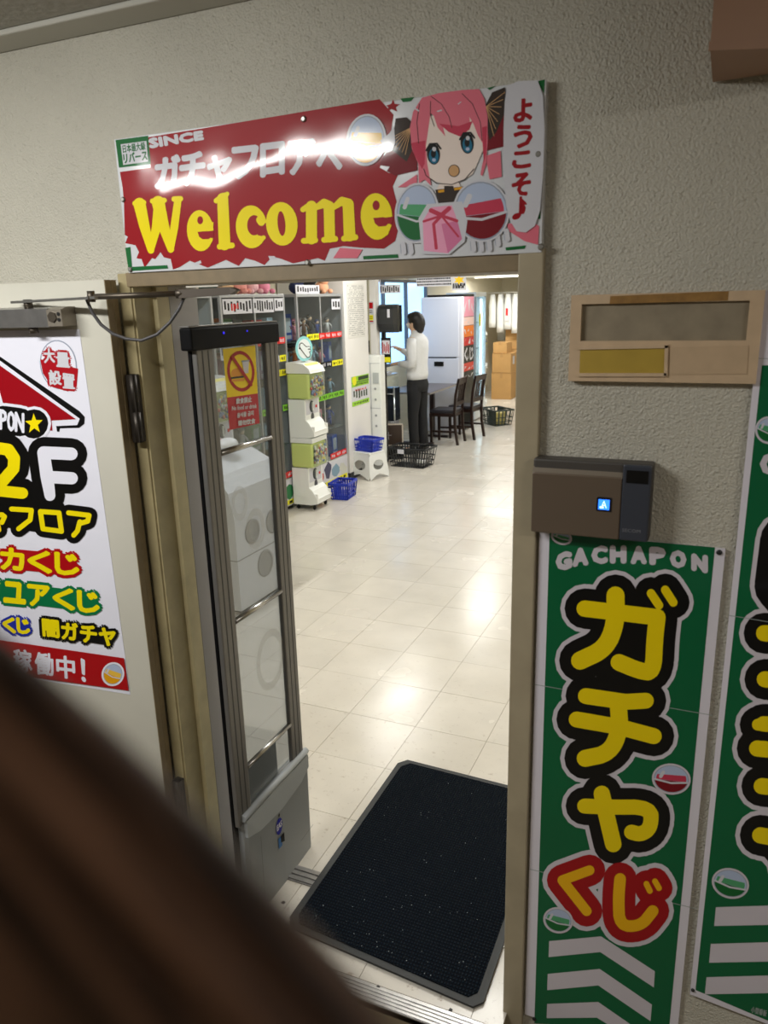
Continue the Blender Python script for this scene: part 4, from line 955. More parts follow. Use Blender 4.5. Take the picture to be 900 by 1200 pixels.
# SPLIT-4
# ------------------------------------------------------------------ capsule machines
MW = mat('machine_white', (232, 234, 230), rough=.32); MGN = mat('bin_green', (200, 214, 128), rough=.35, spec=.5)
def capsule_machine(loc, rz, label, grp='capsule machines'):
    t = thing('capsule_machine', label, 'capsule machine', loc, rz, grp)
    for k, z in enumerate((.05, .70)):
        body = MB(MW)
        pr = [(0, z), (.27, z), (.27+.10, z+.015), (.37, z+.06), (.30, z+.14), (.25, z+.17), (.25, z+.36), (0, z+.36)]
        body.prism([(x, -.20, zz) for x, zz in pr], (0, .40, 0)); bo = body.build('body', t)
        tr = MB(mat('chute_dark', (70, 72, 74), rough=.4)); tr.lathe((.2515, .0, z+.185), [(.045, 0), (.04, .002)], 12, ax=0); tr.build('chute_opening', bo)
        MB(mat('tray_rim', (245, 245, 242), rough=.3)).box(.26, .375, -.18, .18, z+.058, z+.066, bev=.002).box(.26, .375, -.19, -.175, z+.03, z+.11).box(.26, .375, .175, .19, z+.03, z+.11).build('tray', bo)
        MB(WHT).box(.2505, .2525, -.17, .17, z+.215, z+.35).build('instruction_card', bo)
        dl = MB(mat('dial_ring', (60, 64, 68), rough=.4)).lathe((.253, -.02, z+.285), [(.055, 0), (.055, .010), (.048, .012)], 18, ax=0); d_ = dl.build('dial', bo)
        MB(MW).box(.264, .285, -.028, -.012, z+.245, z+.325, bev=.003).build('dial_grip', d_)
        MB(LR).box(.2528, .256, .09, .13, z+.265, z+.29).build('coin_slot', bo)
        cbx = MB(BLK); 
        for q_ in range(3): cbx.box(.2527, .2545, -.16+q_*.03, -.14+q_*.03, z+.325, z+.345)
        bn_ = MB(MGN).box(.0, .33, -.205, .205, z+.365, z+.60, bev=.025); b2_ = bn_.build('bin', t)
        MB(glass('bin_front', (240, 244, 236), .1)).box(.335, .368, -.19, .19, z+.375, z+.59, bev=.008).build('clear_front', b2_)
        cpz = MB(*[mat('cap_%d' % q_, c_, rough=.4) for q_, c_ in enumerate(((200, 60, 60), (230, 210, 90), (220, 220, 220), (90, 120, 180), (150, 110, 80), (60, 60, 60)))])
        for q_ in range(70):
            cpz.mi = random.randrange(6); cpz.ball((.338+random.uniform(0, .012), random.uniform(-.17, .17), z+.40+random.uniform(0, .165)), .016, n=6, m=4)
        co_ = cpz.build('capsules', b2_); co_['kind'] = 'stuff'
        if k == 0: MB(MW).box(0, .34, -.205, .205, z+.602, z+.648, bev=.004).build('tier_shelf', t)
    tp = MB(MW); tp.prism([(x, -.205, zz) for x, zz in ((0, 1.302), (.365, 1.302), (.34, 1.345), (.26, 1.385), (.14, 1.40), (0, 1.40))], (0, .41, 0)); tb = tp.build('top_cap', t)
    tc = MB(mat('topcard', (236, 226, 120), rough=.4)).prism([(.352, -.17, 1.318), (.352, .17, 1.318), (.262, .17, 1.3865), (.262, -.17, 1.3865)], (.003, 0, .003)); tc.build('header_card', tb)
    for x in (.05, .30):
        for y in (-.16, .16): MB(BLK).lathe((x, y-.012, .022), [(.022, 0), (.022, .024)], 12, ax=1).build('caster', t)
    MB(BLK).box(.02, .33, -.18, .18, .044, .0495).build('base_plate', t)
    return t
cmA = capsule_machine((-3.585, 6.12, 0), 0, 'white two-tier capsule machine with green bins and a pointing hand disc on top')
cmA.scale = (.68, .68, .97)
cmB = copy_tree(cmA, None, (-3.585, 4.72, 0), 0, 'white capsule machine seen through the clear panel beside the food ban notice')
cmD = copy_tree(cmA, None, (-4.0, 12.9, 0), 0, 'white capsule machine at the back just left of the stacked cartons')
# pointing hand disc
hc = Vector((-3.455, 6.10, 1.515))
ds = thing('pointing_hand_disc', 'pale blue round card with a pointing hand, standing on the capsule machine', 'sign', (hc.x, hc.y, 1.359), -.35)
t = MB(mat('disc_cyan', (150, 222, 226), rough=.4)).lathe((0, 0, .114), [(.105, -.002), (.105, .002)], 28, ax=0, sx=.95, sy=1.05); t.build('disc', ds)
MB(BLK).box(-.003, .001, -.004, .004, 0.0, .01).build('foot', ds)
A = Art(lambda x, y: wmat(ds) @ Vector((.0024, x, y)), (math.cos(.35), -math.sin(.35), 0), 0, .0004)
A.part('hand_print'); A.ell(mat('disc_white', (236, 244, 246)), 0, .114, .075, .086); A.caps(BLK, [([(-.055, .12), (-.02, .16), (.01, .13)], .008)]); A.caps(BLK, [([(-.03, .14), (.02, .09), (.04, .06)], [.03, .036, .03]), ([(.02, .12), (.06, .12)], .014), ([(.03, .095), (.065, .095)], .014)]); A.caps(mat('disc_white'), [([(-.028, .14), (.02, .09), (.04, .06)], [.022, .028, .022]), ([(.02, .12), (.06, .12)], .008), ([(.03, .095), (.065, .095)], .008)])
A.build(ds)

# ------------------------------------------------------------------ white pillar and things beside it
PW = mat('pillar_white', (232, 230, 226), rough=.5, noise=(4, .04))
wp = MB(PW).box(-4.38, -3.602, 7.225, 7.80, .075, 2.615); struct('trim_5', wp)
struct('baseboard_1', MB(mat('skirting_dark', (44, 46, 48), rough=.5)).box(-4.38, -3.596, 7.222, 7.803, 0, .075))
sh = MB(mat('info_sheet', (220, 218, 212), rough=.5)).box(-3.6015, -3.599, 7.30, 7.72, 1.50, 2.05)
o = tag(sh.build('notice_sheet'), 'white sheet covered in tiny grey print, high on the white pillar', 'notice')
tx = MB(mat('tiny_print', (120, 120, 122)))
random.seed(5)
for r_ in range(26):
    y = 7.32
    while y < 7.70:
        w_ = random.uniform(.006, .03)
        if random.random() < .8: tx.box(-3.599, -3.5985, y, min(y+w_, 7.71), 2.03-r_*.020-.006, 2.03-r_*.020)
        y += w_+.008
q_ = tx.build('small_print', o); q_['kind'] = 'stuff'
o = tag(MB(WHT).box(-3.6015, -3.599, 7.335, 7.77, .78, 1.095).build('notice_sheet'), 'green and white guide notice low on the white pillar', 'notice')
GL = ink('notice_green', (150, 205, 40)); GD = ink('notice_dark', (40, 60, 30))
MB(GL).box(-3.599, -3.5975, 7.335, 7.77, 1.035, 1.095).box(-3.599, -3.5975, 7.335, 7.77, .985, 1.025).box(-3.599, -3.5975, 7.335, 7.77, .78, .83).build('green_band', o)
t_ = MB(GD).box(-3.5975, -3.597, 7.50, 7.76, 1.045, 1.085).box(-3.599, -3.5972, 7.335, 7.77, 1.026, 1.034); marks(t_, GD, -3.5975, 7.40, 7.74, .99, 1.02, 9); marks(t_, GD, -3.599, 7.36, 7.74, .85, .96, 6); marks(t_, LR, -3.599, 7.42, 7.70, .93, .96, 9); marks(t_, GD, -3.5975, 7.38, 7.74, .79, .82, 8); t_.build('small_print', o)['kind'] = 'stuff'
t_ = MB(LY).lathe((-3.5965, 7.40, 1.05), [(.05, -.001), (.05, .001)], 14, ax=0); t_.build('yellow_circle', o)
CG = mat('column_grey', (170, 166, 146), rough=.5)
struct('trim_6', MB(CG).box(-3.80, -3.665, 7.98, 8.10, 0, 2.615))
struct('trim_7', MB(PW).box(-3.664, -3.59, 8.0, 8.10, 0, 2.615))
sw = thing('switch_panel', 'black panel with white switches beside the white pillar', 'switch', (-3.72, 7.97, 1.36))
MB(BLK).box(-3.78, -3.67, 7.968, 7.979, 1.31, 1.44).build('plate', sw, world=True)
for a_ in range(2):
    for b_ in range(2): MB(WHT).box(-3.765+a_*.045, -3.73+a_*.045, 7.960, 7.968, 1.325+b_*.055, 1.365+b_*.055).build('switch', sw, world=True)
o = tag(MB(WHT).box(-3.70, -3.615, 7.990, 7.9975, 1.63, 1.865).build('notice_card'), 'tall red white and yellow card on the column left of the black dispenser', 'notice')
MB(R2).box(-3.695, -3.62, 7.988, 7.9898, 1.79, 1.855).box(-3.695, -3.62, 7.988, 7.9898, 1.645, 1.66).build('red_band', o)
MB(LY).box(-3.695, -3.62, 7.988, 7.9898, 1.665, 1.72).build('yellow_band', o)
t_ = MB(BLK)
for z_ in (1.745, 1.765, 1.68, 1.70): t_.box(-3.688, -3.627, 7.9865, 7.988, z_, z_+.006)
t_.build('small_print', o)['kind'] = 'stuff'
dp = thing('wall_dispenser', 'black rounded dispenser box with a small white label, left of the person', 'dispenser', (-3.46, 8.05, 1.52))
t_ = MB(mat('dispenser_black', (36, 38, 40), rough=.28)); 
def dsec(z, w_, d_, r_=.03): return [(-3.46-w_, 8.10, z), (-3.46-w_, 8.10-d_*.6, z), (-3.46-w_+r_, 8.10-d_, z), (-3.46+w_-r_, 8.10-d_, z), (-3.46+w_, 8.10-d_*.6, z), (-3.46+w_, 8.10, z)]
t_.rings([dsec(1.525, .11, .07), dsec(1.54, .12, .10), dsec(1.62, .122, .14), dsec(1.78, .122, .14), dsec(1.815, .118, .11), dsec(1.83, .105, .06)], smooth=False).build('cover', dp, world=True)
MB(WHT).box(-3.435, -3.405, 7.956, 7.9595, 1.69, 1.78).build('white_label', dp, world=True)
MB(BLK).box(-3.60, -3.33, 8.10, 8.13, 1.53, 1.82).build('back_plate', dp, world=True)
MB(BLK).box(-3.59, -3.55, 8.135, 8.17, 0.02, 1.60).build('stand_pole', dp, world=True)
nb = tag(MB(BLK).box(-3.545, -3.43, 8.02, 8.03, 1.19, 1.47).build('notice_board'), 'black red and white notice board under the black dispenser', 'notice')
t_ = MB(WHT).box(-3.535, -3.44, 8.0175, 8.02, 1.29, 1.44); t_.build('white_sheet', nb)
t_ = MB(R2)
for k in range(5): t_.box(-3.53+k*.018, -3.52+k*.018, 8.0155, 8.0175, 1.30+.02*(k % 2), 1.42-.02*(k % 3))
t_.build('red_print', nb)['kind'] = 'stuff'
MB(LY).box(-3.54, -3.435, 8.0175, 8.02, 1.20, 1.255).build('yellow_band', nb)
wb = thing('coin_machine', 'tall white cabinet with small buttons standing right of the white pillar', 'cabinet', (-3.63, 7.87, 0))
MB(MW).box(-3.79, -3.475, 7.825, 7.955, .01, 1.29, bev=.01).build('casing', wb, world=True)
MB(mat('panel_line', (180, 184, 186), rough=.4)).box(-3.78, -3.485, 7.822, 7.8255, .70, .705).box(-3.78, -3.485, 7.822, 7.8255, 1.20, 1.205).box(-3.60, -3.595, 7.822, 7.8255, .02, 1.20).build('panel_joint', wb, world=True)
for z_ in (.50, .62, .80, .92): MB(mat('button_grey', (150, 152, 154), rough=.4)).lathe((-3.545, 7.8245, z_), [(.014, 0), (.012, -.006)], 10, ax=1).build('button', wb, world=True)
MB(mat('panel_line')).box(-3.57, -3.50, 7.8195, 7.8248, .98, 1.10).build('slot_plate', wb, world=True)

# stool
def plastic_stool(loc, rz):
    t = thing('step_stool', 'white plastic step stool with oval holes under the small blue basket', 'stool', loc, rz)
    M_ = mat('stool_white', (228, 230, 228), rough=.4); H, wt, wb_ = .305, .140, .175
    MB(M_).box(-wt, wt, -wt, wt, H-.02, H, bev=.006).build('seat', t)
    for k in range(4):
        R_ = Matrix.Rotation(k*PI/2, 4, 'Z'); m_ = MB(M_)
        hs = H-.02; half = lambda z: wb_+(wt-wb_)*z/hs
        outer = [(-half(0), 0), (-half(0)+.06, 0), (-half(0)+.075, .035), (0, .06), (half(0)-.075, .035), (half(0)-.06, 0), (half(0), 0), (half(hs), hs), (0, hs), (-half(hs), hs)]
        cx_, cz_ = 0, .16; n_ = 24; O_ = []; I_ = []
        for q_ in range(n_):
            a_ = 2*PI*q_/n_; dx_, dz_ = math.cos(a_), math.sin(a_); best = .01
            for e_ in range(len(outer)):
                (x1_, y1_), (x2_, y2_) = outer[e_], outer[(e_+1) % len(outer)]
                den = dx_*(y2_-y1_)-dz_*(x2_-x1_)
                if abs(den) < 1e-9: continue
                tt = ((x1_-cx_)*(y2_-y1_)-(y1_-cz_)*(x2_-x1_))/den; uu_ = ((x1_-cx_)*dz_-(y1_-cz_)*dx_)/den
                if tt > 0 and -1e-6 <= uu_ <= 1+1e-6: best = max(best, tt)
            O_.append((cx_+dx_*best, cz_+dz_*best)); I_.append((cx_+dx_*.088, cz_+dz_*.056))
        for th in (0,):
            vs = {}
            for tag_, L_ in (('o', O_), ('i', I_)):
                for dd in (0, .006):
                    vs[tag_, dd] = [m_.bm.verts.new(R_ @ Vector((x_, -half(z_)-.001+dd, z_))) for x_, z_ in L_]
            for q_ in range(n_):
                p_ = (q_+1) % n_
                m_.bm.faces.new([vs['o', 0][q_], vs['o', 0][p_], vs['i', 0][p_], vs['i', 0][q_]])
                m_.bm.faces.new([vs['o', .006][q_], vs['o', .006][p_], vs['i', .006][p_], vs['i', .006][q_]])
                m_.bm.faces.new([vs['o', 0][q_], vs['o', 0][p_], vs['o', .006][p_], vs['o', .006][q_]])
                m_.bm.faces.new([vs['i', 0][q_], vs['i', 0][p_], vs['i', .006][p_], vs['i', .006][q_]])
        m_.build('side_panel', t)
    return t
plastic_stool((-3.47, 7.43, 0), -.32).scale = (.92, .92, .97)

def basket(loc, rz, L, W, H, c, label, nm='shopping_basket', nb_=9, handle=True, bw=.007):
    t = thing(nm, label, 'basket', loc, rz, 'shopping baskets')
    m_ = mat('basket_'+'_'.join(map(str, c)), c, rough=.4); tp = .84
    rim = MB(m_)
    for z_, k_, th in ((H, 1, .012), (H*.55, (1+tp)/2, .006), (H*.28, tp+(1-tp)*.28, .005)):
        P_ = [(-L/2*k_, -W/2*k_), (L/2*k_, -W/2*k_), (L/2*k_, W/2*k_), (-L/2*k_, W/2*k_)]
        for i in range(4): rim.bar((*P_[i], z_-.006), (*P_[(i+1) % 4], z_-.006), th, .012 if z_ < H else .022)
    rim.build('rim', t)
    ri = MB(m_)
    for s_ in (-1, 1):
        for k in range(nb_+1):
            u = -1+2*k/nb_; ri.bar((u*L/2*tp, s_*W/2*tp, .004), (u*L/2, s_*W/2, H-.01), bw, .004)
        for k in range(6):
            u = -1+2*k/5; ri.bar((s_*L/2*tp, u*W/2*tp, .004), (s_*L/2, u*W/2, H-.01), bw, .004)
    ri.build('side_bars', t)['kind'] = 'stuff'
    MB(m_).box(-L/2*tp, L/2*tp, -W/2*tp, W/2*tp, 0, .008).build('bottom', t)
    if handle:
        for s_ in (-1, 1): MB(m_).tube([(-L*.22, s_*W*.47, H+.004), (-L*.20, s_*W*.30, H+.012), (L*.20, s_*W*.30, H+.012), (L*.22, s_*W*.47, H+.004)], .006, 6).build('handle', t)
    return t
basket((-3.47, 7.43, .2965), -.25, .28, .20, .135, (24, 52, 180), 'small blue plastic basket sitting on the white step stool', nb_=11, bw=.017)
basket((-3.335, 6.52, 0), .1, .20, .26, .165, (24, 52, 180), 'blue plastic basket on the floor against the capsule machine foot', nb_=8, bw=.016)
bk1 = basket((-3.235, 8.13, 0), -.08, .49, .33, .225, (32, 34, 36), 'black wire-sided basket on the floor at the feet of the person', nb_=14, bw=.013)
MB(WHT).box(-.10, -.02, -.178, -.171, .165, .215).build('white_tag', bk1)
tag(MB(mat('plastic_bag_white', (222, 222, 222), rough=.35)).ball((-3.10, 8.06, .058), .07, .05, .048).build('plastic_bag'), 'crumpled white bag inside the black basket by the person', 'bag')
basket((-3.10, 11.32, 0), -.75, .46, .33, .24, (46, 56, 50), 'dark green grey basket on the floor behind the two dark wooden chairs', nb_=12, bw=.022)
tag(MB(mat('yellow_pack', (206, 190, 110), rough=.5)).box(-3.16, -2.98, 11.22, 11.38, .012, .19, bev=.01).build('yellow_packet'), 'yellow packet standing in the basket behind the chairs', 'packet')

# ------------------------------------------------------------------ person
def skin_mesh(name, V, E_, R_, m_, parent, lv=2, root=0):
    me = bpy.data.meshes.new(name); me.from_pydata(V, E_, []); o = bpy.data.objects.new(name, me); COL.objects.link(o)
    md = o.modifiers.new('skin', 'SKIN'); md.use_smooth_shade = True
    sv = me.skin_vertices[0].data
    for i, r_ in enumerate(R_):
        sv[i].radius = r_ if isinstance(r_, tuple) else (r_, r_)
    sv[root].use_root = True
    sb = o.modifiers.new('sub', 'SUBSURF'); sb.levels = lv; sb.render_levels = lv
    dg = bpy.context.evaluated_depsgraph_get(); dg.update(); m2 = bpy.data.meshes.new_from_object(o.evaluated_get(dg))
    bpy.data.objects.remove(o); m2.materials.clear(); m2.materials.append(m_)
    for p in m2.polygons: p.use_smooth = True
    m2.name = name; o2 = bpy.data.objects.new(name, m2); COL.objects.link(o2); o2.parent = parent; return o2
pr = thing('person', 'person in a white shirt, black trousers and face mask, standing in profile at the machines', 'person', (-3.44, 8.86, 0), PI-.12)
PS = mat('person_skin', (222, 184, 156), rough=.5); SHIRT = mat('shirt_white', (228, 230, 232), rough=.75, bump=(26, .006)); TRS = mat('trousers_black', (20, 21, 25), rough=.8, bump=(22, .006))
V = [(0, 0, .92), (0, 0, 1.15), (-.01, 0, 1.38), (.01, 0, 1.48), (.03, 0, 1.58), (.04, 0, 1.66)]
E_ = [(0, 1), (1, 2), (2, 3), (3, 4), (4, 5)]; Rr = [(.11, .09), (.10, .08), (.09, .08), .05, .065, .06]
def chain(start, pts, rs):
    prev = start
    for p, r_ in zip(pts, rs): V.append(p); Rr.append(r_); E_.append((prev, len(V)-1)); prev = len(V)-1
    return prev
for s_ in (-1, 1): chain(0, [(0.0, s_*.095, .84), (-.01+.02*(s_ > 0), s_*.10, .47), (-.03+.03*(s_ > 0), s_*.10, .10), (.10+.03*(s_ > 0), s_*.11, .04)], [.075, .05, .035, .032])
def hand(idx, hpos, d, up):
    d = Vector(d).normalized(); up = Vector(up).normalized(); sd = d.cross(up); hpos = Vector(hpos)
    p = chain(idx, [tuple(hpos+d*.045)], [.022])
    for k, l_ in ((-1.5, .055), (-.5, .065), (.5, .062), (1.5, .050)):
        b0 = hpos+d*.075+sd*k*.018; chain(p, [tuple(b0), tuple(b0+d*l_*.55-up*.012), tuple(b0+d*l_*.8-up*.034)], [.009, .008, .007])
    b0 = hpos+d*.04+sd*-.035; chain(p, [tuple(b0), tuple(b0+d*.03-sd*.012-up*.015)], [.010, .008])
aL = chain(2, [(-.01, .17, 1.40), (-.05, .215, 1.13), (.19, .115, 1.12)], [.05, .04, .026]); hand(aL, (.19, .115, 1.12), (1, -.3, .05), (0, 0, 1))
aR = chain(2, [(-.01, -.17, 1.40), (.07, -.21, 1.16), (.31, -.13, 1.275)], [.05, .04, .026]); hand(aR, (.31, -.13, 1.275), (.9, .1, .45), (-.4, 0, .9))
skin_mesh('body', V, E_, Rr, PS, pr)
# head details
hd = MB(PS); hd.ball((.035, 0, 1.60), .082, .070, .105, 14, 10); hd.tube([(.112, 0, 1.605), (.134, 0, 1.585), (.112, 0, 1.578)], [.008, .012, .008], 6)
for s_ in (-1, 1): hd.ball((.02, s_*.072, 1.60), .018, .008, .028, 8, 6)
hdo = hd.build('head', pr)
for s_ in (-1, 1): MB(BLK).ball((.106, s_*.028, 1.615), .006, .012, .006, 8, 5).build('eye', hdo)
hr = MB(mat('hair_black', (26, 22, 22), rough=.45, bump=(90, .004))); hr.ball((.010, 0, 1.643), .103, .090, .095, 16, 10).ball((-.030, 0, 1.600), .080, .088, .105, 14, 9).ball((-.045, 0, 1.545), .050, .070, .075, 12, 8).ball((.060, 0, 1.668), .062, .075, .055, 12, 8); hr.build('hair', pr)
mk = MB(mat('mask_white', (226, 230, 234), rough=.7)); mk.rings([[(.03+.0*k, math.cos(a)*.074, 0) for k in (0,)] for a in ()] or [[(.035+.088*math.cos(a)*f, .074*math.sin(a), z) for a in [(-1+2*q/8)*1.25 for q in range(9)]] for z, f in ((1.535, .72), (1.555, 1.0), (1.578, 1.12), (1.596, 1.03))], close=False, cap=False); mk.build('face_mask', pr)
def esec(c, a, b, n=14, tilt=0): return [(c[0]+a*math.cos(2*PI*k/n), c[1]+b*math.sin(2*PI*k/n), c[2]+tilt*math.cos(2*PI*k/n)) for k in range(n)]
sh = MB(SHIRT); sh.rings([esec((0, 0, .93), .118, .165), esec((.0, 0, .99), .128, .172), esec((.0, 0, 1.12), .122, .165), esec((-.01, 0, 1.28), .122, .185), esec((-.015, 0, 1.38), .110, .195), esec((-.008, 0, 1.44), .085, .150), esec((.0, 0, 1.485), .060, .078), esec((.006, 0, 1.515), .056, .062)])
sh.tube([(-.01, .15, 1.41), (-.03, .20, 1.31), (-.05, .218, 1.20), (-.05, .215, 1.13), (.02, .19, 1.112), (.10, .155, 1.118), (.175, .122, 1.12)], [.058, .062, .056, .054, .050, .042, .036], 10)
sh.tube([(-.01, -.15, 1.41), (.02, -.195, 1.31), (.05, -.21, 1.22), (.07, -.21, 1.16), (.14, -.19, 1.175), (.22, -.16, 1.225), (.29, -.137, 1.265)], [.058, .060, .055, .053, .047, .040, .035], 10)
sh.build('shirt', pr)
tr_ = MB(TRS); tr_.rings([esec((0, 0, .78), .120, .165), esec((-.005, 0, .86), .130, .170), esec((0, 0, .93), .116, .158), esec((0, 0, .965), .112, .155)])
for s_ in (-1, 1): tr_.tube([(-.0, s_*.085, .87), (0, s_*.09, .72), (-.005+.02*(s_ > 0), s_*.10, .50), (-.02+.03*(s_ > 0), s_*.10, .28), (-.03+.03*(s_ > 0), s_*.10, .075)], [.095, .088, .068, .062, .060], 12)
tr_.build('trousers', pr)
MB(BLK).rings([esec((0, 0, .945), .120, .163), esec((0, 0, .975), .118, .161)]).build('belt', pr)
for s_ in (-1, 1):
    x_ = .03+.03*(s_ > 0); MB(mat('shoe_black', (22, 22, 24), rough=.5)).rings([[(x_-.10, s_*.11+yy, zz) for yy, zz in ((-.03, .01), (.03, .01), (.03, .06), (-.03, .06))], [(x_-.02, s_*.11+yy, zz) for yy, zz in ((-.042, .0), (.042, .0), (.036, .085), (-.036, .085))], [(x_+.09, s_*.115+yy, zz) for yy, zz in ((-.045, .0), (.045, .0), (.035, .05), (-.035, .05))], [(x_+.15, s_*.115+yy, zz) for yy, zz in ((-.025, .0), (.025, .0), (.02, .03), (-.02, .03))]]).build('shoe', pr)

# ------------------------------------------------------------------ behind the person
CT = thing('glass_counter', 'low glass topped counter with papers, left of the person', 'counter', (-4.0, 8.8, 0))
MB(mat('counter_grey', (150, 152, 156), rough=.5)).box(-4.36, -3.76, 8.50, 9.02, .03, .72, bev=.004).build('body', CT, world=True)
MB(CGL).box(-4.36, -3.76, 8.50, 9.02, .725, .97).build('glass_box', CT, world=True)
MB(CFR).box(-4.36, -3.76, 8.50, 9.02, .972, .985).build('top_frame', CT, world=True)
tag(MB(mat('counter_papers', (226, 222, 220), rough=.6)).box(-4.2, -3.80, 8.55, 8.90, .9855, 1.01).build('paper_stack'), 'stack of white papers on the glass counter left of the person', 'papers')
pf = thing('framed_picture', 'dark framed picture leaning low between the white cabinet and the person', 'picture', (-3.62, 8.36, 0), .35)
MB(mat('frame_pale', (200, 190, 176), rough=.4)).box(-.17, .17, -.01, .01, .17, .44).build('frame', pf)
MB(mat('picture_dark', (58, 44, 36), rough=.3)).box(-.155, .155, -.013, -.010, .185, .425).build('picture', pf)
MB(WHT).box(-.03, -.026, -.0145, -.013, .26, .35).box(-.01, -.006, -.0145, -.013, .25, .34).box(-.05, .03, -.0145, -.013, .30, .304).build('white_mark', pf)
MB(BLK).box(-.16, .16, .012, .05, 0, .17).build('stand', pf)
ck = thing('chrome_cabinet', 'black and chrome box-shaped machine partly hidden behind the tall white cabinet', 'machine', (-3.62, 8.62, 0))
MB(mat('cab_dark', (44, 50, 60), rough=.25, metal=.4)).box(-3.75, -3.60, 8.50, 8.68, .45, .85, bev=.006).build('casing', ck, world=True)
MB(mat('chrome', (190, 196, 204), rough=.15, metal=.95)).tube([(-3.745, 8.49, .02), (-3.745, 8.49, .87)], .012, 8).tube([(-3.60, 8.49, .02), (-3.60, 8.49, .87)], .012, 8).tube([(-3.745, 8.49, .78), (-3.60, 8.49, .78)], .01, 8).tube([(-3.745, 8.49, .44), (-3.60, 8.49, .44)], .01, 8).build('chrome_frame', ck, world=True)

# white two-door cabinet, printed machine, lit showcase
fc = thing('white_cabinet', 'large white two-door cabinet with a small black handle behind the table', 'cabinet', (-3.63, 10.6, 0))
FW = mat('cabinet_white', (232, 234, 244), rough=.35)
MB(FW).box(-3.94, -3.345, 10.34, 10.44, .02, 1.90, bev=.004).build('body', fc, world=True)
d_ = MB(FW).box(-3.925, -3.385, 10.322, 10.338, 1.085, 1.885, bev=.004).build('door', fc, world=True)
d_ = MB(FW).box(-3.925, -3.385, 10.322, 10.338, .10, 1.065, bev=.004).build('door', fc, world=True)
MB(BLK).box(-3.745, -3.605, 10.314, 10.321, .955, 1.02, bev=.003).build('handle', d_, world=True)
MB(mat('shadow_gap', (60, 62, 66))).box(-3.84, -3.42, 10.336, 10.3395, 1.066, 1.084).build('gap_strip', fc, world=True)
yv0, yv1 = onx(543.5, 348, -3.36).y, onx(556.5, 348, -3.36).y
vm = thing('printed_machine', 'tall machine with a red black and white printed front, right of the white cabinet', 'machine', (-3.6, (yv0+yv1)/2, 0))
yv0 = max(yv0, 10.46)
MB(BLK).box(-3.90, -3.37, yv0, yv1, .02, 1.93, bev=.004).build('body', vm, world=True)
cols = [((226, 150, 170), 1.62, 1.90), ((236, 200, 190), 1.50, 1.62), ((230, 120, 30), 1.34, 1.50), ((196, 30, 34), 1.22, 1.34), ((24, 22, 24), .98, 1.22), ((206, 60, 50), .86, .98), ((26, 26, 28), .74, .86)]
for c_, za, zb_ in cols:
    t_ = MB(ink('vm_%d_%d' % c_[:2], c_)).box(-3.3698, -3.367, yv0+.02, yv1-.02, za+.003, zb_-.003)
    t_.use(WHT)
    for k in range(3):
        yy = yv0+.1+(yv1-yv0-.2)*k/2; t_.prism([(-3.367, yy+random.uniform(-.08, .08), za+(zb_-za)*random.uniform(.1, .9)) for _ in range(3)], (.0006, 0, 0))
    t_.build('printed_panel', vm, world=True)
A = Art(lambda x, y: Vector((-3.3662, x, y)), (1, 0, 0), .001, .0003); A.part('lettering'); A.text(WHT, 'くじ', [(yv0+.06, 1.19), (yv1-.06, 1.19), (yv1-.06, 1.01), (yv0+.06, 1.01)], .008); A.build(vm)
sc_ = thing('lit_showcase', 'tall glass showcase glowing pale blue right of the printed machine', 'showcase', (-3.7, 12.2, 0))
sy0, sy1 = onx(557.5, 400, -3.5).y, onx(569.5, 400, -3.5).y
MB(mat('showcase_base', (226, 230, 230), rough=.4)).box(-3.98, -3.50, sy0, sy1, .02, .32, bev=.01).box(-3.98, -3.50, sy0, sy1, 1.90, 1.96, bev=.004).build('base', sc_, world=True)
MB(CGL).box(-3.52, -3.51, sy0+.02, sy1-.02, .325, 1.895).box(-3.96, -3.54, sy0+.004, sy0+.010, .325, 1.895).build('glass', sc_, world=True)
MB(mat('showcase_back', (236, 246, 250), rough=.4)).box(-3.98, -3.965, sy0, sy1, .325, 1.895).box(-3.965, -3.53, sy1-.012, sy1, .325, 1.895).build('back_panel', sc_, world=True)
for y_ in (sy0+.01, sy1-.01): MB(CFR).box(-3.525, -3.505, y_-.01, y_+.01, .325, 1.895).build('post', sc_, world=True)
MB(mat('showcase_lamp', (205, 235, 250), emit=7)).tube([(-3.545, sy1-.14, .36), (-3.545, sy1-.14, 1.86)], .016, 8).build('tube_lamp', sc_, world=True)
for z_ in (.7, 1.1, 1.5): MB(CSH).box(-3.96, -3.56, sy0+.02, sy1-.02, z_, z_+.006).build('shelf', sc_, world=True)
MB(LY).lathe((-3.5085, sy0+.25, 1.55), [(.09, 0), (.09, .002)], 16, ax=0, sx=.7, sy=1.2).build('yellow_sticker', sc_, world=True)

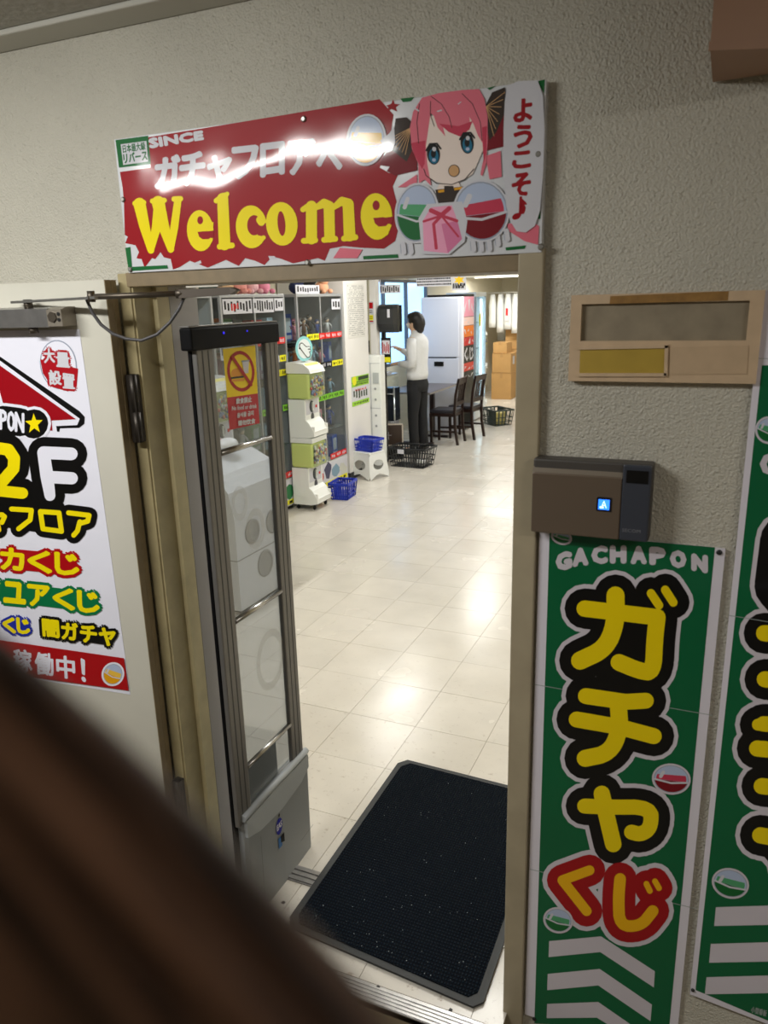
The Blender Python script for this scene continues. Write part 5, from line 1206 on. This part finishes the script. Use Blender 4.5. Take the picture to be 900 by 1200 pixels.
# table and chairs
WD = mat('dark_wood', (44, 26, 20), rough=.35, noise=(14, .3)); ST = mat('seat_black', (40, 38, 44), rough=.4)
tb = thing('table', 'dark rectangular table with a single post between the person and the white cabinet', 'table', (-3.66, 9.68, 0))
MB(mat('table_top', (74, 60, 58), rough=.22)).box(-4.02, -3.375, 9.13, 10.26, .70, .725, bev=.004).build('tabletop', tb, world=True)
MB(mat('table_edge', (180, 176, 172), rough=.3, metal=.6)).box(-4.024, -3.371, 9.126, 9.1295, .703, .722).box(-3.3745, -3.371, 9.13, 10.26, .703, .722).build('edge_band', tb, world=True)
for y_ in (9.42, 10.02): MB(WD).box(-3.70, -3.64, y_-.03, y_+.03, .03, .70).build('post', tb, world=True); MB(WD).box(-3.92, -3.44, y_-.035, y_+.035, 0, .03, bev=.006).build('foot', tb, world=True)
def wood_chair(loc, rz, label):
    t = thing('dining_chair', label, 'chair', loc, rz, 'dark wooden chairs'); W_ = .20
    MB(ST).box(-.20, .20, -.20, .20, .43, .475, bev=.015).build('seat', t)
    MB(WD).box(-.19, .19, -.19, .19, .385, .429).build('apron', t)
    for s_ in (-1, 1):
        MB(WD).rings([[(.175+a, s_*.175+b, 0) for a, b in ((-.016, -.016), (.016, -.016), (.016, .016), (-.016, .016))], [(.18+a, s_*.18+b, .425) for a, b in ((-.022, -.02), (.02, -.02), (.02, .02), (-.022, .02))]], smooth=False).build('leg', t)
        pts_ = [(-.245, 0), (-.205, .22), (-.195, .45), (-.215, .68), (-.265, .90)]
        MB(WD).rings([[(x_+a, s_*.185+b, z_) for a, b in ((-.018, -.018), (.018, -.018), (.018, .018), (-.018, .018))] for x_, z_ in pts_], smooth=False).build('leg', t)
        MB(WD).bar((-.20, s_*.18, .18), (.175, s_*.18, .18), .018, .025).build('stretcher', t)
    MB(WD).rings([[(x_, y_, z_) for x_, y_, z_ in ((-.278, s_, .90), (-.250, s_, .90), (-.236, s_, .82), (-.262, s_, .82))] for s_ in (-.167, .167)], smooth=False).build('top_rail', t)
    MB(WD).rings([[(x_, y_, z_) for x_, y_, z_ in ((-.222, s_, .58), (-.200, s_, .58), (-.199, s_, .53), (-.220, s_, .53))] for s_ in (-.167, .167)], smooth=False).build('lower_rail', t)
    for y_ in (-.09, -.03, .03, .09): MB(WD).bar((-.210, y_, .575), (-.248, y_, .825), .028, .012).build('back_slat', t)
    return t
ch1 = wood_chair((-3.335, 9.64, 0), PI, 'dark wooden chair with a black seat pushed in at the near end of the table')
ch2 = copy_tree(ch1, None, (-3.215, 10.10, 0), PI*.96, 'dark wooden chair standing behind and right of the chair at the table')

ch1.scale = ch2.scale = (.88, .88, .97)
# cartons
CB = mat('cardboard', (190, 148, 92), rough=.8, noise=(6, .10)); CB2 = mat('cardboard_dark', (160, 122, 72), rough=.8); TP = mat('packing_tape', (172, 132, 82), rough=.3)
def carton(x0, x1, y0, y1, z0, z1, label, lab=None, open_=False):
    t = thing('cardboard_box', label, 'box', ((x0+x1)/2, (y0+y1)/2, z0), 0, 'cardboard boxes at the back')
    hx, hy, H = (x1-x0)/2, (y1-y0)/2, z1-z0
    MB(CB).box(-hx, hx, -hy, hy, 0, H-.002, bev=.004).build('carton', t)
    MB(TP).box(-.025, .025, -hy-.001, hy+.001, H-.002, H).box(-.025, .025, -hy-.001, -hy, H*.8, H).build('tape', t)
    MB(CB2).box(-hx, hx, -hy-.0012, -hy, H*.985, H-.001).build('flap_edge', t)
    if lab: MB(WHT).box(hx, hx+.0012, lab[0], lab[1], lab[2], lab[3]).build('label', t)
    return t
carton(-4.00, -3.62, 14.2, 14.72, 0, .50, 'cardboard box at the bottom left of the stack by the hanging bags')
carton(-3.99, -3.63, 14.2, 14.70, .501, .86, 'cardboard box in the middle of the left stack, white label on its side', (-.1, .02, .15, .3))
carton(-3.98, -3.72, 14.22, 14.60, .861, 1.06, 'small cardboard box topmost of the left stack')
carton(-3.96, -3.56, 14.85, 15.35, 0, .47, 'cardboard box at the bottom of the right rear stack')
carton(-3.96, -3.57, 14.85, 15.33, .471, .90, 'cardboard box in the middle of the right rear stack')
carton(-3.92, -3.52, 14.88, 15.30, .901, 1.36, 'tall tan cardboard box topmost of the right rear stack')
carton(-3.70, -3.42, 15.5, 15.95, 0, .42, 'cardboard box on the floor furthest back by the door jamb')
carton(-3.70, -3.40, 15.5, 15.95, .421, .95, 'cardboard box on top of the furthest back one')
# hanging bags
rl = tag(MB(mat('rail_metal', (200, 200, 198), rough=.3, metal=.7)).tube([(-4.39, 14.75, 1.962), (-2.6, 14.75, 1.962)], .014, 8).tube([(-2.62, 14.75, 1.95), (-2.62, 14.75, 0)], .014, 8).build('clothes_rail'), 'metal rail with clear plastic bags hanging over the cardboard boxes', 'rail')
BG_ = mat('bag_film', (232, 234, 232), rough=.3, alpha=.9, bump=(30, .01)); random.seed(3)
names = ['leftmost clear bag', 'second clear bag', 'third clear bag with a white label', 'fourth clear bag', 'fifth clear bag', 'sixth clear bag', 'rightmost clear bag']
for k in range(7):
    x_ = -4.15+k*.15; L_ = random.uniform(.55, .85); t = thing('plastic_bag', names[k]+' hanging on the metal rail at the back', 'bag', (x_, 14.75, 1.935), 0, 'clear bags on the rail')
    rs_ = []
    for j in range(7):
        f_ = j/6; w_ = .042+.028*min(1, f_*3); d_ = .018+.03*math.sin(PI*min(f_*.8+.1, 1)); rs_.append([(w_*math.cos(a_)*(1+.15*math.sin(3*a_+k)), -.0+d_*math.sin(a_)*(1+.25*math.sin(5*a_+j)), -f_*L_) for a_ in [2*PI*q_/12 for q_ in range(12)]])
    MB(BG_).rings(rs_).build('film', t)
    MB(mat('hook_metal', (180, 180, 176), rough=.3, metal=.8)).tube([(0, 0, 0), (0, 0, .012)], .004, 6).build('hook', t)
    if k in (2, 4): t2_ = MB(WHT).box(-.035, .035, -.066, -.062, -L_*.75, -L_*.3); t2_.use(LR).box(-.02, .02, -.068, -.066, -L_*.6, -L_*.4); t2_.build('label', t)
for k in range(5):
    rs_ = []; L_ = random.uniform(.7, .95); t = thing('plastic_bag', ['first','second','third','fourth','fifth'][k]+' pale bag from the left in the row behind the rail', 'bag', (-4.2+k*.19, 15.6, 1.935), 0, 'pale bags in the rear row')
    for j in range(6):
        f_ = j/5; w_ = .05+.035*min(1, f_*3); rs_.append([(w_*math.cos(a_)*(1+.15*math.sin(3*a_+k)), .04*math.sin(a_), -f_*L_) for a_ in [2*PI*q_/12 for q_ in range(12)]])
    MB(BG_).rings(rs_).build('film', t); MB(mat('hook_metal')).tube([(0, 0, 0), (0, 0, .012)], .004, 6).build('hook', t)
tag(MB(mat('rail_metal')).tube([(-4.39, 15.6, 1.962), (-2.9, 15.6, 1.962)], .014, 8).tube([(-2.92, 15.6, 1.95), (-2.92, 15.6, 0)], .014, 8).build('clothes_rail'), 'second metal rail behind the first one at the back wall', 'rail')
acu = thing('air_conditioner', 'grey white air conditioner box high on the back wall above the bags', 'air conditioner', (-3.4, 16.1, 2.05))
MB(mat('ac_white', (214, 216, 216), rough=.4)).box(-3.9, -2.9, 16.0, 16.295, 2.06, 2.36, bev=.02).build('casing', acu, world=True)
MB(mat('ac_dark', (90, 96, 104), rough=.4)).box(-3.85, -2.95, 15.992, 15.999, 2.09, 2.11).box(-3.85, -2.95, 15.992, 15.999, 2.13, 2.15).build('louvre', acu, world=True)
# hanging notices below the ceiling
def hang(x0, x1, z0, z1, Y, label, kind):
    s_ = thing('hanging_notice', label, 'notice', ((x0+x1)/2, Y, z0), 0)
    t_ = MB(WHT).box(x0, x1, Y, Y+.003, z0, z1); t_.build('sheet', s_, world=True)
    t_ = MB(BLK)
    if kind: t_.use(ink('star_yellow', (244, 200, 30))); t_.prism([((x0+x1)/2+.065*math.cos(a_)*(1 if q_ % 2 else .5), Y-.0004, z0+(z1-z0)*.62+.05*math.sin(a_)*(1 if q_ % 2 else .5)) for q_, a_ in enumerate([2*PI*k/12 for k in range(12)])], (0, -.001, 0)); t_.use(BLK); rows = (.12, .26)
    else: rows = (.12, .42, .70)
    for f_ in rows:
        x = x0+.008
        while x < x1-.02:
            w_ = random.uniform(.008, .022); t_.box(x, min(x+w_, x1-.006), Y-.001, Y, z0+(z1-z0)*f_, z0+(z1-z0)*(f_+.17)); x += w_+.006
    t_.build('print', s_, world=True)['kind'] = 'stuff'
    for x in (x0+.03, x1-.03): MB(WHT).tube([(x, Y+.0015, z1), (x, Y+.0015, 2.619)], .0012, 5).build('string', s_, world=True)
hang(-3.10, -2.70, 2.005, 2.105, 8.0, 'long white notice of dense black characters hanging from the shop ceiling', 0)
hang(-2.695, -2.54, 1.955, 2.125, 8.0, 'white notice with a yellow star picture hanging from the shop ceiling', 1)
o = tag(MB(WHT).box(-3.58, -3.33, 8.10, 8.104, 1.95, 2.04).box(-3.58, -3.57, 8.10, 8.104, 2.04, 2.619).build('picture_strip'), 'white strip of tiny black figures above the black dispenser', 'label strip')
mk_ = MB(BLK)
for k in range(9): mk_.box(-3.57+k*.026, -3.556+k*.026, 8.0985, 8.10, 1.96+.01*(k % 2), 2.03-.01*(k % 3))
mk_.build('figures', o)['kind'] = 'stuff'
# cream header over the far part of the left side
struct('trim_8', MB(PAINT).box(-4.39, -3.2, 10.95, 11.05, 2.16, 2.615))

# pale cabinet with round portholes, seen through the gate panel
pc = thing('porthole_cabinet', 'pale grey rounded cabinet with round portholes, seen through the lower gate panel', 'cabinet', (-2.95, 3.95, 0))
PG = mat('cabinet_pale', (206, 207, 210), rough=.4); PH = mat('porthole_grey', (138, 138, 136), rough=.35)
prof = [(-.34, .03), (.34, .03), (.34, .62), (.31, .78), (.24, .88), (.10, .95), (-.10, .97), (-.34, .97)]
MB(PG).prism([(x, -.30, z) for x, z in prof], (0, .60, 0)).build('body', pc)
MB(BLK).box(-.30, .30, -.26, .26, 0, .03).build('plinth', pc)
for x, z, r_ in ((-.16, .74, .085), (.08, .76, .07), (-.18, .48, .07), (.12, .48, .10), (-.05, .22, .08)):
    MB(PH).lathe((x, -.3005, z), [(r_, 0), (r_, -.006), (r_*.8, -.008), (r_*.78, -.002)], 22, ax=1).build('porthole', pc)
for y, z, r_ in ((-.12, .50, .08), (.12, .50, .08), (0, .25, .09)):
    MB(PH).lathe((.3405, y, z), [(r_, 0), (r_, .006), (r_*.8, .008), (r_*.78, .002)], 22, ax=0).build('porthole', pc)
MB(mat('seam_grey', (120, 120, 118))).box(-.342, .342, -.3025, -.3005, .355, .360).box(.3405, .3425, -.30, .30, .355, .360).build('joint_line', pc)
for k, (c, n_) in enumerate((((120, 190, 200), 'aqua'), ((226, 150, 160), 'pink'), ((225, 225, 225), 'white'))):
    tag(MB(mat('packet_'+n_, c, rough=.4)).ball((-3.07+k*.12, 3.95, 1.020-.002*k), .06, .09, .045, 10, 7).build('packet'), n_+' soft packet lying on the pale porthole cabinet behind the gate', 'packet')
